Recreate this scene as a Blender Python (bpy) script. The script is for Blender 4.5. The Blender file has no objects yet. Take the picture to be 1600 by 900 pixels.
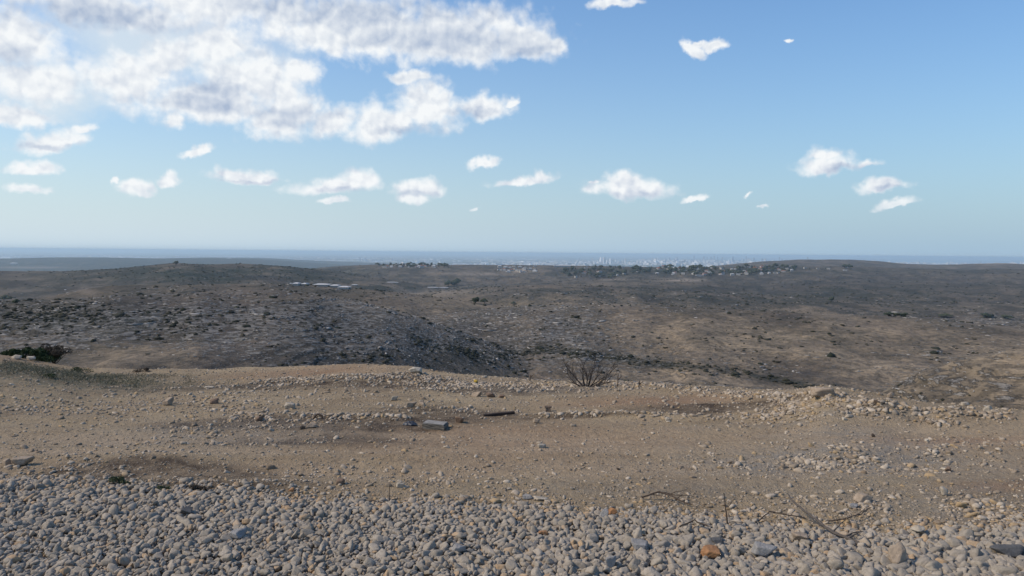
import bpy, bmesh, math, random
import numpy as np
from mathutils import Matrix, Vector

random.seed(7)
RNG = np.random.default_rng(11)
scene = bpy.context.scene
R = math.radians

# ------------------------------------------------------------------ camera
F = 1244.0                      # focal length in pixels of the 1600 x 900 frame
CAMH = 2.0
PITCH, ROLL = 2.54, 0.50
cam_data = bpy.data.cameras.new('camera')
cam_data.sensor_width = 36.0
cam_data.lens = 36.0 * F / 1600.0
cam_data.clip_start = 0.05
cam_data.clip_end = 200000.0
cam = bpy.data.objects.new('camera', cam_data)
scene.collection.objects.link(cam)
CAMROT = Matrix.Rotation(R(90 - PITCH), 3, 'X') @ Matrix.Rotation(R(ROLL), 3, 'Z')
cam.matrix_world = Matrix.Translation((0, 0, CAMH)) @ CAMROT.to_4x4()
scene.camera = cam
RM = np.array(CAMROT)

SUN_EL, SUN_AZ = 42.0, -98.0    # azimuth from the view direction (+Y), negative = left
scene.view_settings.view_transform = 'Standard'
scene.view_settings.look = 'None'
scene.view_settings.gamma = 1.0
scene.view_settings.use_curve_mapping = False
scene.view_settings.exposure = 0.14
scene.render.engine = 'CYCLES'
scene.cycles.use_denoising = True
scene.cycles.max_bounces = 4
scene.cycles.diffuse_bounces = 2
scene.cycles.glossy_bounces = 1
scene.cycles.transmission_bounces = 2
scene.cycles.volume_bounces = 2
scene.cycles.transparent_max_bounces = 8
scene.cycles.use_fast_gi = False

sd = bpy.data.lights.new('sun', 'SUN')
sd.energy = 3.2
sd.angle = R(9.0)
sd.color = (1.0, 0.86, 0.68)
sun = bpy.data.objects.new('sun', sd)
scene.collection.objects.link(sun)
sdir = Vector((math.sin(R(SUN_AZ)) * math.cos(R(SUN_EL)), math.cos(R(SUN_AZ)) * math.cos(R(SUN_EL)), math.sin(R(SUN_EL))))
sun.rotation_euler = sdir.to_track_quat('Z', 'Y').to_euler()

# ------------------------------------------------------------------ pixel helpers
def pdir(px, py):
    px = np.asarray(px, float); py = np.asarray(py, float)
    d = np.stack([(px - 800) / F, -(py - 450) / F, -np.ones_like(px * py)], -1)
    return d @ RM.T
def azel(px, py):
    d = pdir(px, py)
    return np.arctan2(d[..., 0], d[..., 1]), d[..., 2] / np.hypot(d[..., 0], d[..., 1])
def topix(x, y, z):
    v = np.stack([x, y, z - CAMH], -1) @ RM
    w = np.minimum(v[..., 2], -1e-6)
    ok = v[..., 2] < -1e-3
    return np.where(ok, 800 - F * v[..., 0] / w, -9999), np.where(ok, 450 + F * v[..., 1] / w, 9999)

# ------------------------------------------------------------------ node helper
class NT:
    def __init__(s, tree): s.t = tree; s.n = tree.nodes; s.l = tree.links
    def node(s, typ, **kw):
        n = s.n.new(typ)
        for k, v in kw.items(): setattr(n, k, v)
        return n
    def put(s, sock, v):
        if v is None: return
        if isinstance(v, bpy.types.NodeSocket): s.l.new(v, sock)
        else: sock.default_value = v
    def m(s, op, a, b=None, c=None, clamp=False):
        n = s.node('ShaderNodeMath', operation=op, use_clamp=clamp)
        for i, v in enumerate((a, b, c)): s.put(n.inputs[i], v)
        return n.outputs[0]
    def v(s, op, a, b=None, scale=None):
        n = s.node('ShaderNodeVectorMath', operation=op)
        s.put(n.inputs[0], a); s.put(n.inputs[1], b)
        if scale is not None: s.put(n.inputs['Scale'], scale)
        return n.outputs['Value'] if op in ('LENGTH', 'DOT_PRODUCT', 'DISTANCE') else n.outputs['Vector']
    def mapr(s, x, a, b, c=0.0, d=1.0, smooth=False):
        n = s.node('ShaderNodeMapRange')
        if smooth: n.interpolation_type = 'SMOOTHSTEP'
        for i, v in enumerate((x, a, b, c, d)): s.put(n.inputs[i], v)
        return n.outputs[0]
    def mix(s, f, a, b, mode='MIX'):
        n = s.node('ShaderNodeMix', data_type='RGBA', blend_type=mode)
        s.put(n.inputs[0], f); s.put(n.inputs[6], a); s.put(n.inputs[7], b)
        return n.outputs[2]
    def noise(s, vec, scale, detail=4, rough=0.55, dist=0.0, out='Fac', dims='3D', lac=2.0):
        n = s.node('ShaderNodeTexNoise', noise_dimensions=dims)
        s.put(n.inputs['Vector'], vec); n.inputs['Scale'].default_value = scale
        n.inputs['Detail'].default_value = detail; n.inputs['Roughness'].default_value = rough
        n.inputs['Distortion'].default_value = dist; n.inputs['Lacunarity'].default_value = lac
        return n.outputs[out]
    def voro(s, vec, scale, feature='F1', out='Distance', rand=1.0):
        n = s.node('ShaderNodeTexVoronoi', feature=feature)
        s.put(n.inputs['Vector'], vec); n.inputs['Scale'].default_value = scale
        n.inputs['Randomness'].default_value = rand
        return n.outputs[out]
    def attr(s, name, out='Fac'):
        return s.node('ShaderNodeAttribute', attribute_name=name).outputs[out]

def lin(r, g, b):
    f = lambda c: (c / 255) / 12.92 if c / 255 <= 0.04045 else ((c / 255 + 0.055) / 1.055) ** 2.4
    return (f(r), f(g), f(b), 1.0)

# ------------------------------------------------------------------ world: sky and clouds
world = bpy.data.worlds.new('World')
scene.world = world
world.use_nodes = True
wt = NT(world.node_tree)
wt.n.clear()
BG = 0.10
EX = 2 ** -0.14      # cloud and haze tones are given as the photograph shows them, after exposure
sky = wt.node('ShaderNodeTexSky', sky_type='NISHITA')
sky.sun_disc = False
sky.sun_elevation = R(SUN_EL)
sky.sun_rotation = R(SUN_AZ)
sky.altitude = 300
sky.air_density = 1.3
sky.dust_density = 0.7
sky.ozone_density = 3.0
tc = wt.node('ShaderNodeTexCoord')
sep = wt.node('ShaderNodeSeparateXYZ'); wt.l.new(tc.outputs['Generated'], sep.inputs[0])
DEG = 57.29578
A_ = wt.m('MULTIPLY', wt.m('ARCTAN2', sep.outputs[0], sep.outputs[1]), DEG)
E_ = wt.m('MULTIPLY', wt.m('ARCSINE', sep.outputs[2]), DEG)
cmb = wt.node('ShaderNodeCombineXYZ'); wt.l.new(A_, cmb.inputs[0]); wt.l.new(E_, cmb.inputs[1])
P0 = cmb.outputs[0]
PXD = DEG / F                   # degrees a pixel spans at the middle
# clouds: centre x, centre y, half width, half height, tilt (deg), flatness of the base
CL = [
 (10,55,110,55,0,1.0),(180,16,180,34,0,1.0),(330,5,190,30,0,1.0),(560,30,215,54,-2,1.5),(700,45,160,52,0,1.7),(810,58,80,36,0,1.8),(865,66,32,16,0,1.5),
 (50,128,100,36,0,1.0),(25,180,70,16,0,1.0),(200,112,100,36,10,1.3),(265,90,60,34,25,1.2),(335,72,78,34,10,1.2),(400,105,95,44,0,1.3),(470,112,38,26,0,1.2),
 (330,150,150,36,0,1.4),(430,185,75,28,0,1.4),(275,188,24,16,0,1.2),(450,160,60,34,0,1.3),(520,185,50,24,15,1.3),
 (605,180,72,32,12,1.4),(670,158,58,42,5,1.5),(655,150,30,26,0,1.4),(752,163,52,20,0,1.5),(795,162,16,9,10,1.2),(640,120,36,12,0,1.0),
 (82,215,64,20,10,1.8),(130,200,20,9,10,1.3),(46,259,46,12,5,1.8),(46,294,42,9,3,1.6),(310,235,32,8,18,1.6),(212,290,28,13,0,1.3),(181,281,8,8,0,1.0),(268,277,22,13,8,1.5),(222,302,14,8,0,1.3),
 (388,275,64,13,0,1.9),(360,268,30,9,0,1.6),(520,288,74,15,6,2.0),(560,276,38,18,0,1.9),(652,290,46,14,0,1.6),(645,305,28,12,0,1.4),(520,313,26,6,0,1.3),
 (760,250,24,11,10,1.8),(816,280,54,10,7,1.8),(845,272,22,10,10,1.6),(985,291,76,18,0,1.9),(978,279,36,14,0,1.7),(1086,310,22,6,3,1.8),
 (1296,252,58,20,0,2.2),(1290,240,36,12,0,1.5),(1352,254,26,8,0,1.6),(1382,288,42,15,5,2.2),(1400,318,38,8,12,1.8),(1118,68,26,9,8,1.3),(1082,76,22,10,-30,1.0),(1095,68,18,6,0,1.0),
 (960,2,42,8,0,1.3),(1232,62,9,4,0,1.0),(928,284,12,4,5,1.2),(1166,303,8,5,20,1.0),(1196,325,12,4,4,1.2),(740,328,7,4,20,1.0),
]
CH = [(250,60,300,80),(80,140,180,60)]          # thin high veil behind the bank
GREYS = [(445,182,70,20),(700,62,150,24),(560,20,220,26),(160,28,150,34),(330,138,70,14),(740,175,50,8),(990,302,60,7),(1325,262,50,7),(545,298,55,6),(660,302,36,6),(1388,297,30,5),(390,284,50,4),(85,228,45,6),(640,205,70,7),(830,80,60,10),(20,90,40,20),(310,160,90,14),(880,45,30,12)]
def field(P, lst, k=0.35):
    acc = None; P_in = P
    for k_, e in enumerate(lst):
        if k_ and k_ % 8 == 0:      # chained in short runs, which keeps the shader's stack small
            n = wt.node('ShaderNodeVectorMath', operation='MULTIPLY_ADD')
            wt.l.new(acc, n.inputs[0]); n.inputs[1].default_value = (1e-7, 1e-7, 0); wt.l.new(P_in, n.inputs[2]); P = n.outputs['Vector']
        cx, cy, rx, ry = e[:4]
        tilt = e[4] if len(e) > 4 else 0; fl = e[5] if len(e) > 5 else 1.0
        a, t = azel(cx, cy); el = math.degrees(math.atan(float(t))); a = math.degrees(float(a))
        ca = math.cos(R(a))
        mp = wt.node('ShaderNodeMapping', vector_type='TEXTURE')
        wt.l.new(P, mp.inputs[0])
        mp.inputs[1].default_value = (a, el - ry * PXD * 0.35 * (fl > 1.25), 0)
        mp.inputs[2].default_value = (0, 0, R(tilt))
        mp.inputs[3].default_value = (rx * PXD * ca * ca, ry * PXD * ca * (1.25 if fl > 1.25 else 1.0), 1)
        v = mp.outputs[0]
        if fl > 1.05:
            v = wt.v('MINIMUM', v, wt.v('MULTIPLY', v, (1, fl, 1)))
        q = wt.v('LENGTH', v)
        if acc is None: acc = q
        else:
            n = wt.node('ShaderNodeMath', operation='SMOOTH_MIN'); wt.l.new(acc, n.inputs[0]); wt.l.new(q, n.inputs[1]); n.inputs[2].default_value = k
            acc = n.outputs[0]
    return wt.m('SUBTRACT', 1.0, acc)
# domain warp gives the ragged puffs
def warp(P, scale, amp, detail=3):
    n = wt.noise(P, scale, detail, 0.6, out='Color')
    return wt.v('ADD', P, wt.v('MULTIPLY', wt.v('SUBTRACT', n, (0.5, 0.5, 0.5)), (amp, amp * 0.7, 0)))
Pw = warp(P0, 0.55, 2.0, 5)
Fd = field(Pw, CL, 0.16)
def puff(P):
    a = wt.noise(P, 0.42, 7, 0.60, 0.15)
    b = wt.voro(warp(P, 1.5, 0.5, 2), 0.9, 'F1')
    c = wt.voro(warp(P, 3.0, 0.25, 2), 2.3, 'F1')
    bb = wt.m('SUBTRACT', 0.62, wt.m('ADD', wt.m('MULTIPLY', b, 0.75), wt.m('MULTIPLY', c, 0.3)))
    return wt.m('ADD', wt.m('MULTIPLY', wt.m('SUBTRACT', a, 0.5), 1.5), wt.m('MULTIPLY', bb, 0.55))
Pf = puff(P0)
dens = wt.m('ADD', Fd, wt.m('MULTIPLY', Pf, 0.88))
alpha = wt.mapr(dens, -0.16, 0.60, 0, 1, True)
def domes(P):
    Q = warp(P, 0.9, 0.7, 3)
    acc = None
    for sc_, w_ in ((0.36, 1.0), (0.85, 0.6), (1.9, 0.34)):
        d = wt.node('ShaderNodeTexVoronoi', feature='F1', voronoi_dimensions='2D'); wt.l.new(Q, d.inputs['Vector'])
        d.inputs['Scale'].default_value = sc_
        v = wt.m('MULTIPLY', wt.m('SUBTRACT', 1.0, wt.m('MULTIPLY', d.outputs['Distance'], d.outputs['Distance'])), w_)
        acc = v if acc is None else wt.m('ADD', acc, v)
    return wt.m('ADD', acc, wt.m('MULTIPLY', wt.noise(P, 1.6, 5, 0.58), 0.35))
relief = wt.m('SUBTRACT', domes(P0), domes(wt.v('ADD', P0, (-0.25, 0.42, 0))))
thick = wt.mapr(dens, 0.35, 1.5, 0, 1, True)
rimw = wt.m('SUBTRACT', 1.0, wt.m('MULTIPLY', thick, 0.25))
lightv = wt.m('ADD', wt.m('MULTIPLY', wt.m('MULTIPLY', relief, 0.80), rimw), 0.90)
Gy = field(Pw, GREYS, 0.3)
gs = wt.mapr(wt.m('ADD', Gy, wt.m('MULTIPLY', Pf, 0.22)), -0.45, 0.75, 0, 1, True)
lightv = wt.m('SUBTRACT', lightv, wt.m('MULTIPLY', gs, 0.56))
lightv = wt.m('SUBTRACT', lightv, wt.m('MULTIPLY', thick, 0.12), clamp=True)
C_SH = tuple(c * EX / BG for c in lin(172, 188, 212)[:3]) + (1,)
C_LT = tuple(c * EX / BG for c in lin(246, 249, 251)[:3]) + (1,)
ccol = wt.mix(lightv, C_SH, C_LT)
# veil
veil = field(warp(P0, 0.25, 6.0, 4), CH, 0.6)
vn = wt.noise(P0, 0.16, 6, 0.6, 0.4)
va = wt.m('MULTIPLY', wt.mapr(wt.m('ADD', veil, wt.m('MULTIPLY', wt.m('SUBTRACT', vn, 0.5), 1.6)), -0.2, 0.9, 0, 1, True), 0.75)
# Nishita, its brightness scaled to the exposure of the photograph
hsv = wt.node('ShaderNodeHueSaturation')
wt.l.new(sky.outputs[0], hsv.inputs['Color'])
hsv.inputs['Saturation'].default_value = 1.12
hsv.inputs['Value'].default_value = 1.25
# moist air low over the coast: paler and whiter towards the sun
side = wt.mapr(A_, -38, 34, 0, 1, True)
L_ = tuple(c * EX / BG for c in lin(208, 225, 236)[:3]) + (1,); R_ = tuple(c * EX / BG for c in lin(163, 192, 215)[:3]) + (1,)
moist = wt.mix(side, L_, R_)
mf = wt.m('POWER', 2.718, wt.m('MULTIPLY', wt.m('MAXIMUM', E_, 0.0), -1 / 9.0))
skyc = wt.mix(mf, wt.v('MULTIPLY', hsv.outputs[0], (0.74, 0.90, 1.09)), moist)
# clouds far off sink into the haze near the horizon
fade = wt.mapr(E_, 0.3, 4.5, 0.0, 1.0, True)
C_VE = tuple(c * EX / BG for c in lin(222, 232, 238)[:3]) + (1,)
base = wt.mix(va, skyc, C_VE)
out = wt.mix(wt.m('MULTIPLY', alpha, fade), base, ccol)
C_LOW = tuple(c * EX / BG for c in lin(166, 189, 209)[:3]) + (1,)
low = wt.m('POWER', 2.718, wt.m('MULTIPLY', wt.m('MAXIMUM', E_, 0.0), -1 / 0.35))
out = wt.mix(wt.m('MULTIPLY', low, 0.75), out, C_LOW)
bgn = wt.node('ShaderNodeBackground'); bgn.inputs[1].default_value = BG
wt.l.new(out, bgn.inputs[0])
wo = wt.node('ShaderNodeOutputWorld'); wt.l.new(bgn.outputs[0], wo.inputs[0])
world.cycles.sampling_method = 'MANUAL'
world.cycles.sample_map_resolution = 512

# ------------------------------------------------------------------ numpy noise
_perm = np.random.default_rng(5).permutation(256)
_perm = np.concatenate([_perm, _perm, _perm])
_ga = np.random.default_rng(6).uniform(0, 2 * np.pi, 256)
_gx, _gy = np.cos(_ga), np.sin(_ga)
def perlin(x, y):
    xi = np.floor(x); yi = np.floor(y)
    xf = x - xi; yf = y - yi
    xi = xi.astype(np.int64) & 255; yi = yi.astype(np.int64) & 255
    u = xf * xf * xf * (xf * (xf * 6 - 15) + 10); v = yf * yf * yf * (yf * (yf * 6 - 15) + 10)
    def g(ix, iy, dx, dy):
        h = _perm[_perm[ix & 255] + (iy & 255)]
        return _gx[h] * dx + _gy[h] * dy
    a = g(xi, yi, xf, yf); b = g(xi + 1, yi, xf - 1, yf)
    c = g(xi, yi + 1, xf, yf - 1); d = g(xi + 1, yi + 1, xf - 1, yf - 1)
    return ((a + (b - a) * u) + ((c + (d - c) * u) - (a + (b - a) * u)) * v) * 1.5
def fbm(x, y, wl, octs=4, gain=0.5, seed=0.0, minwl=None):
    """fractal noise in about -1..1; octaves shorter than minwl fade away"""
    s = np.zeros(np.broadcast(x, y).shape); a = 1.0; tot = 0
    for i in range(octs):
        w = wl / 2 ** i
        n = perlin(x / w + seed * 7.31 + i * 17.7, y / w + seed * 3.17 - i * 11.3)
        if minwl is not None: n = n * np.clip((w / minwl - 1), 0, 1)
        s += a * n; tot += a; a *= gain
    return s / tot
def sstep(a, b, x):
    t = np.clip((x - a) / (b - a), 0, 1)
    return t * t * (3 - 2 * t)

# ------------------------------------------------------------------ terrain shape
AZ_T = np.linspace(-math.pi, math.pi, 3601)
def profile(pts, smooth=6):
    """skyline points (pixel x, pixel y) -> tangent of elevation over azimuth"""
    p = np.array(pts, float)
    a, t = azel(p[:, 0], p[:, 1])
    v = np.interp(AZ_T, a, t)
    k = np.exp(-0.5 * (np.arange(-20, 21) / smooth) ** 2); k /= k.sum()
    return np.convolve(np.pad(v, 20, mode='edge'), k, 'valid')
def at(prof, az): return np.interp(az, AZ_T, prof)

crest = profile([(-300,545),(0,557),(60,566),(130,577),(220,581),(330,581),(450,578),(560,575),(640,578),(720,588),(820,600),(900,601),(1000,603),(1100,610),(1200,616),(1250,616),(1290,609),(1330,618),(1380,626),(1430,638),(1500,643),(1600,650),(1900,660)], 3)
rcrest = np.interp(AZ_T, np.interp([-300,100,500,800,1100,1400,1700], [-300, 1900], [-0.72, 0.72]), [24,22,18.5,15.5,14,11.5,11])
def bump_(px, w, h):  # not used for shape of the picture: only for wider variation
    return px
# each ridge: skyline, distance, how steeply its near side and far side fall, width of its rounded top
RIDGES = []
def ridge(pts, rc, sf, sb, w, nz, smooth=6):
    RIDGES.append((profile(pts, smooth), rc, sf, sb, w, nz))
ridge([(-400,500),(-100,480),(0,474),(100,468),(200,464),(300,459),(370,455),(430,454),(480,458),(540,468),(600,484),(660,503),(720,524),(780,546),(840,570),(950,625)], 330, .085, .16, 45, 5, 4)
ridge([(-300,478),(0,478),(60,468),(110,457),(150,450),(200,447),(300,445),(400,444),(480,446),(560,452),(660,462),(760,475),(900,500),(1100,560)], 640, .05, .12, 70, 13)
ridge([(300,620),(480,560),(560,522),(640,500),(740,488),(830,479),(900,477),(1000,480),(1100,484),(1200,489),(1300,494),(1400,497),(1500,506),(1600,514),(1900,530)], 470, .10, .10, 60, 9)
ridge([(1150,760),(1280,690),(1350,640),(1400,604),(1440,582),(1480,568),(1530,555),(1580,549),(1640,546),(1900,540)], 125, .22, .2, 14, 2.5, 4)
ridge([(-300,424),(0,424),(100,424),(180,420),(230,415),(275,411),(330,414),(380,412),(450,416),(520,424),(600,436),(650,445),(740,456),(900,480)], 1750, .06, .1, 160, 16, 4)
ridge([(300,470),(500,468),(600,462),(700,455),(780,448),(880,446),(980,450),(1080,456),(1200,462),(1400,470),(1700,480)], 1250, .045, .08, 110, 20)
ridge([(500,480),(700,452),(850,440),(1000,436),(1100,440),(1200,444),(1320,440),(1450,443),(1600,446),(1900,440)], 1900, .05, .06, 150, 24)
ridge([(-300,480),(300,450),(420,432),(480,420),(560,414),(620,413),(700,414),(800,414),(900,415),(1000,417),(1100,418),(1200,417),(1300,416),(1400,419),(1500,421),(1600,421),(1900,420)], 2900, .06, .12, 200, 24)
ridge([(850,440),(1000,428),(1080,420),(1150,412),(1200,408),(1260,405.5),(1320,405.5),(1370,408),(1410,412),(1470,414),(1530,412),(1570,411),(1610,414),(1700,410),(1900,412)], 4400, .07, .12, 260, 8, 3)
ridge([(-400,406),(0,404.5),(80,402.5),(160,402.5),(240,404),(330,404),(400,405),(450,408),(520,413),(620,420),(900,430)], 9500, .05, .1, 500, 26, 4)
ridge([(-400,412),(60,409),(200,406),(270,403.5),(330,402.5),(420,403.5),(480,407),(560,410),(700,416),(900,425)], 12500, .04, .1, 600, 16, 4)
FLOOR_R = np.log([1, 8, 30, 60, 110, 200, 400, 800, 1500, 3000, 6000, 9000, 11000, 60000])
FLOOR_Z = np.array([-9, -9, -11, -16, -26, -36, -52, -78, -100, -125, -170, -205, -220, -220.0])
def smax(a, b, k):
    return 0.5 * (a + b + np.sqrt((a - b) ** 2 + k * k))
def height(x, y, detail=True):
    r = np.hypot(x, y) + 1e-6; az = np.arctan2(x, y); lr = np.log(r)
    z = np.interp(lr, FLOOR_R, FLOOR_Z)
    k = 0.0022 * r
    roll = fbm(x, y, 420, 4, 0.5, 1.0)
    roll2 = fbm(x, y, 90, 4, 0.5, 2.0)
    rmod = fbm(az * 6.0, az * 0 + 3.3, 1.0, 3)
    for prof, rc, sf, sb, w, nz in RIDGES:
        rr = rc * (1 + 0.10 * rmod)
        d = r - rr
        zc = CAMH + at(prof, az) * rr
        da = np.abs(d)
        s = np.where(d < 0, sf, sb)
        drop = s * da * da / (da + w)
        far = sstep(0, w * 2.2, da)
        cut = far * nz * (0.62 * np.abs(roll) * 1.6 + 0.38 * np.abs(roll2) * 1.5)
        cut *= np.clip(1.2 - d / (4 * w), 0, 1)
        z = smax(z, zc - drop - cut, k)
    # knolls and ledges
    if detail:
        hm = sstep(60, 130, r) * (1 - sstep(5200, 9000, r))
        ml = r * 0.0022
        z = z + hm * (0.9 * fbm(x, y, 34, 4, 0.55, 3.0, ml) + np.clip(r / 900, 0, 1) * 2.2 * fbm(x, y, 130, 3, 0.5, 4.0, ml))
        # terraces of limestone on the near hills
        th = 1.9 + 0.5 * fbm(x, y, 120, 2, 0.5, 9)
        q = (z + 1.4 * fbm(x, y, 60, 3, 0.5, 5.0)) / th
        fr = q - np.floor(q)
        z = z + hm * (1 - sstep(700, 1400, r)) * th * 0.34 * (1 - sstep(-.20, -.11, az) * (1 - sstep(.03, .09, az))) * (sstep(0.35, 0.65, fr) - fr)
    # the plateau the camera stands on
    rc = at(rcrest, az); zc = CAMH + at(crest, az) * rc
    front = zc * sstep(7.2, 1.0, rc * 0 + 1) if False else zc * np.clip((r - 6.8) / (rc - 6.8), 0, 1) ** 1.35
    d = r - rc
    pl = np.where(d < 0, front, zc - 0.52 * d * np.abs(d) / (np.abs(d) + 5.0))
    pl = np.where(r > 120, -400, pl)
    back = (np.abs(az) > 1.0) * 1.0
    pl = pl + (front * 0 + zc * 0 + 0.0)
    if detail:
        ax = np.abs(x); mw = r * 0.0035
        pl = pl + 0.050 * fbm(x, y, 2.6, 3, 0.5, 6.0) * sstep(6.5, 9, r) + 0.028 * fbm(x * 0.6, y, 0.55, 5, 0.68, 7.0, mw) + .012 * np.abs(fbm(x, y, .16, 3, .6, 7.7, mw)) + 0.08 * sstep(9.5, 14, r) * fbm(x, y, 3.2, 4, 0.55, 8.0, mw) * sstep(0.3, -2.5, d * -0 + np.where(d < 0, d / 3, 0) * 0 - 3)
        pl = pl + sstep(11, 17, r) * 0.055 * fbm(x, y, 1.8, 4, 0.6, 8.5, mw)
        # wheel ruts of the track that crosses the plateau
        for y0, wd, dp in ((7.25, 0.28, 0.035), (8.75, 0.30, 0.030)):
            yy = y - (y0 + 0.10 * np.sin(x * 0.33 + y0) + 0.02 * x + 0.10 * perlin(x / 3.1, x * 0 + y0))
            pl = pl - dp * np.exp(-(yy / wd) ** 2) * (0.6 + 0.8 * np.clip(perlin(x / 2.3, y * 0 + y0 * 3) + 0.3, 0, 1)) + dp * 0.7 * np.exp(-((np.abs(yy) - wd * 1.9) / (wd * 0.6)) ** 2)
        # low pushed-up rims of rubble
        for (x0, y0, x1, y1, hh, wd) in BERMS:
            t = np.clip(((x - x0) * (x1 - x0) + (y - y0) * (y1 - y0)) / ((x1 - x0) ** 2 + (y1 - y0) ** 2), 0, 1)
            dd = np.hypot(x - x0 - t * (x1 - x0), y - y0 - t * (y1 - y0))
            pl = pl + hh * np.exp(-(dd / wd) ** 2) * (1 + 0.7 * fbm(x, y, 0.8, 3, 0.6, 12.0, mw)) * (np.sin(np.pi * np.clip(t, 0.04, 0.96)) ** 0.4)
    return np.where(r < 120, smax(z, pl, 0.02), z)
BERMS = []
def ground_hit(px, py, rmin=3.0, rmax=60.0, n=420, tries=12):
    """first point where the ray through a pixel meets the terrain"""
    d = pdir(px, py); h = math.hypot(d[0], d[1]); ux, uy, uz = d[0] / h, d[1] / h, d[2] / h
    r = np.exp(np.linspace(math.log(rmin), math.log(rmax), n))
    zt = height(ux * r, uy * r); zr = CAMH + uz * r
    i = int(np.argmax(zt >= zr))
    if zt[i] < zr[i]: i = n - 1
    if i > 0:
        a, b = r[i - 1], r[i]
        for _ in range(2):
            q = np.linspace(a, b, 12); w = height(ux * q, uy * q) >= CAMH + uz * q; w[-1] = True
            k = max(1, int(np.argmax(w))); a, b = q[k - 1], q[k]
        rr = b
    else: rr = r[0]
    X, Y = ux * rr, uy * rr
    if rmax == 60.0 and tries and rr > at(rcrest, math.atan2(X, Y)) + 1.2:   # just over the crest: step down onto it
        return ground_hit(px, py + 1, rmin, rmax, n, tries - 1)
    return X, Y, float(height(np.array([X]), np.array([Y]))[0]), rr
def flat(px, py, z=-0.15):
    d = pdir(px, py); t = (z - CAMH) / d[2]
    return d[0] * t, d[1] * t
for (a, b, hh, wd) in (((820, 652), (1180, 655), 0.06, 0.16), ((1180, 655), (1560, 652), 0.07, 0.17), ((430, 598), (760, 603), 0.05, 0.6), ((1210, 640), (1460, 648), 0.06, 0.4),
                       ((380, 648), (620, 655), 0.04, 0.15), ((960, 600), (1240, 622), 0.07, 0.35)):
    p, q = ground_hit(*a), ground_hit(*b)
    BERMS.append((p[0], p[1], q[0], q[1], hh, wd))
for (px, py, hh, wd) in ((1290, 622, 0.07, 0.35), (1385, 634, 0.05, 0.3), (650, 586, 0.07, 0.4)):
    p = ground_hit(px, py); BERMS.append((p[0] - .15, p[1], p[0] + .15, p[1], hh, wd))

# ------------------------------------------------------------------ terrain mesh
def make_mesh(name, verts, faces, smooth=True, mat=None, attrs=None):
    me = bpy.data.meshes.new(name)
    verts = np.ascontiguousarray(verts, dtype=np.float32); faces = np.ascontiguousarray(faces, dtype=np.int32)
    nf, fs = faces.shape
    me.vertices.add(len(verts)); me.vertices.foreach_set('co', verts.ravel())
    me.loops.add(nf * fs); me.loops.foreach_set('vertex_index', faces.ravel())
    me.polygons.add(nf); me.polygons.foreach_set('loop_start', np.arange(nf, dtype=np.int32) * fs)
    me.update(calc_edges=True)
    if smooth: me.polygons.foreach_set('use_smooth', np.ones(nf, dtype=bool))
    if attrs:
        for k, v in attrs.items():
            at_ = me.attributes.new(k, 'FLOAT', 'POINT'); at_.data.foreach_set('value', np.ascontiguousarray(v, dtype=np.float32))
    if mat: me.materials.append(mat)
    return me
def link(name, data, parent=None, **props):
    o = bpy.data.objects.new(name, data); scene.collection.objects.link(o)
    if parent: o.parent = parent
    for k, v in props.items():
        if v: o[k] = v
    return o

az_dense = np.linspace(R(-38), R(38), 1240)
az_left = np.linspace(R(-180), R(-38), 150)[:-1]; az_right = np.linspace(R(38), R(180), 150)[1:]
AZ = np.concatenate([az_left, az_dense, az_right]); NA = len(AZ)
def seg(a, b, n): return np.exp(np.linspace(math.log(a), math.log(b), n, endpoint=False))
RR = np.concatenate([seg(0.6, 4.5, 25), seg(4.5, 8.0, 230), seg(8.0, 24, 330), seg(24, 80, 30), seg(80, 700, 330), seg(700, 6000, 260), seg(6000, 15000, 110), seg(15000, 60000, 60), [60000, 90000]])
NR = len(RR)
AA, RG = np.meshgrid(AZ, RR)
GX = np.sin(AA) * RG; GY = np.cos(AA) * RG
GZ = height(GX, GY)
i2 = np.arange(NR - 1)[:, None] * NA; j2 = np.arange(NA)[None, :]
j3 = (j2 + 1)
def grid_faces(i0, i1):
    ii = (np.arange(i1 - i0 - 1)[:, None]) * NA; jj = np.arange(NA - 1)[None, :]
    a = ii + jj
    return np.stack([a, a + NA, a + NA + 1, a + 1], -1).reshape(-1, 4)[:, ::-1]

def blob(px, py, cx, cy, rx, ry):
    return np.exp(-(((px - cx) / rx) ** 2 + ((py - cy) / ry) ** 2))
def gravel_edge(px):
    return np.interp(px, [-600,0,100,200,300,400,500,600,700,800,900,1000,1100,1200,1300,1400,1500,1600,2200], [738,749,755,761,767,771,780,787,792,797,801,807,813,822,832,836,829,823,815])
# real places on the ground, found once through the flat plateau
def place_blob(x, y, cx, cy, rx, ry):
    X, Y, Z, r = ground_hit(cx, cy); k = r / F
    Y2 = ground_hit(cx, cy + ry)[1]
    return np.exp(-(((x - X) / (rx * k)) ** 2 + ((y - Y) / max(.06, (Y - Y2) * 1.1)) ** 2))

# ------------------------------------------------------------------ materials
def new_mat(name):
    m = bpy.data.materials.new(name); m.use_nodes = True
    t = NT(m.node_tree); t.n.clear()
    b = t.node('ShaderNodeBsdfPrincipled'); o = t.node('ShaderNodeOutputMaterial')
    t.l.new(b.outputs[0], o.inputs[0])
    b.inputs['Roughness'].default_value = 0.95
    b.inputs['Specular IOR Level'].default_value = 0.15
    return m, t, b
def bump(t, b, h, strength, dist):
    n = t.node('ShaderNodeBump'); n.inputs['Strength'].default_value = strength; n.inputs['Distance'].default_value = dist
    t.put(n.inputs['Height'], h); t.l.new(n.outputs[0], b.inputs['Normal'])

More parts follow.
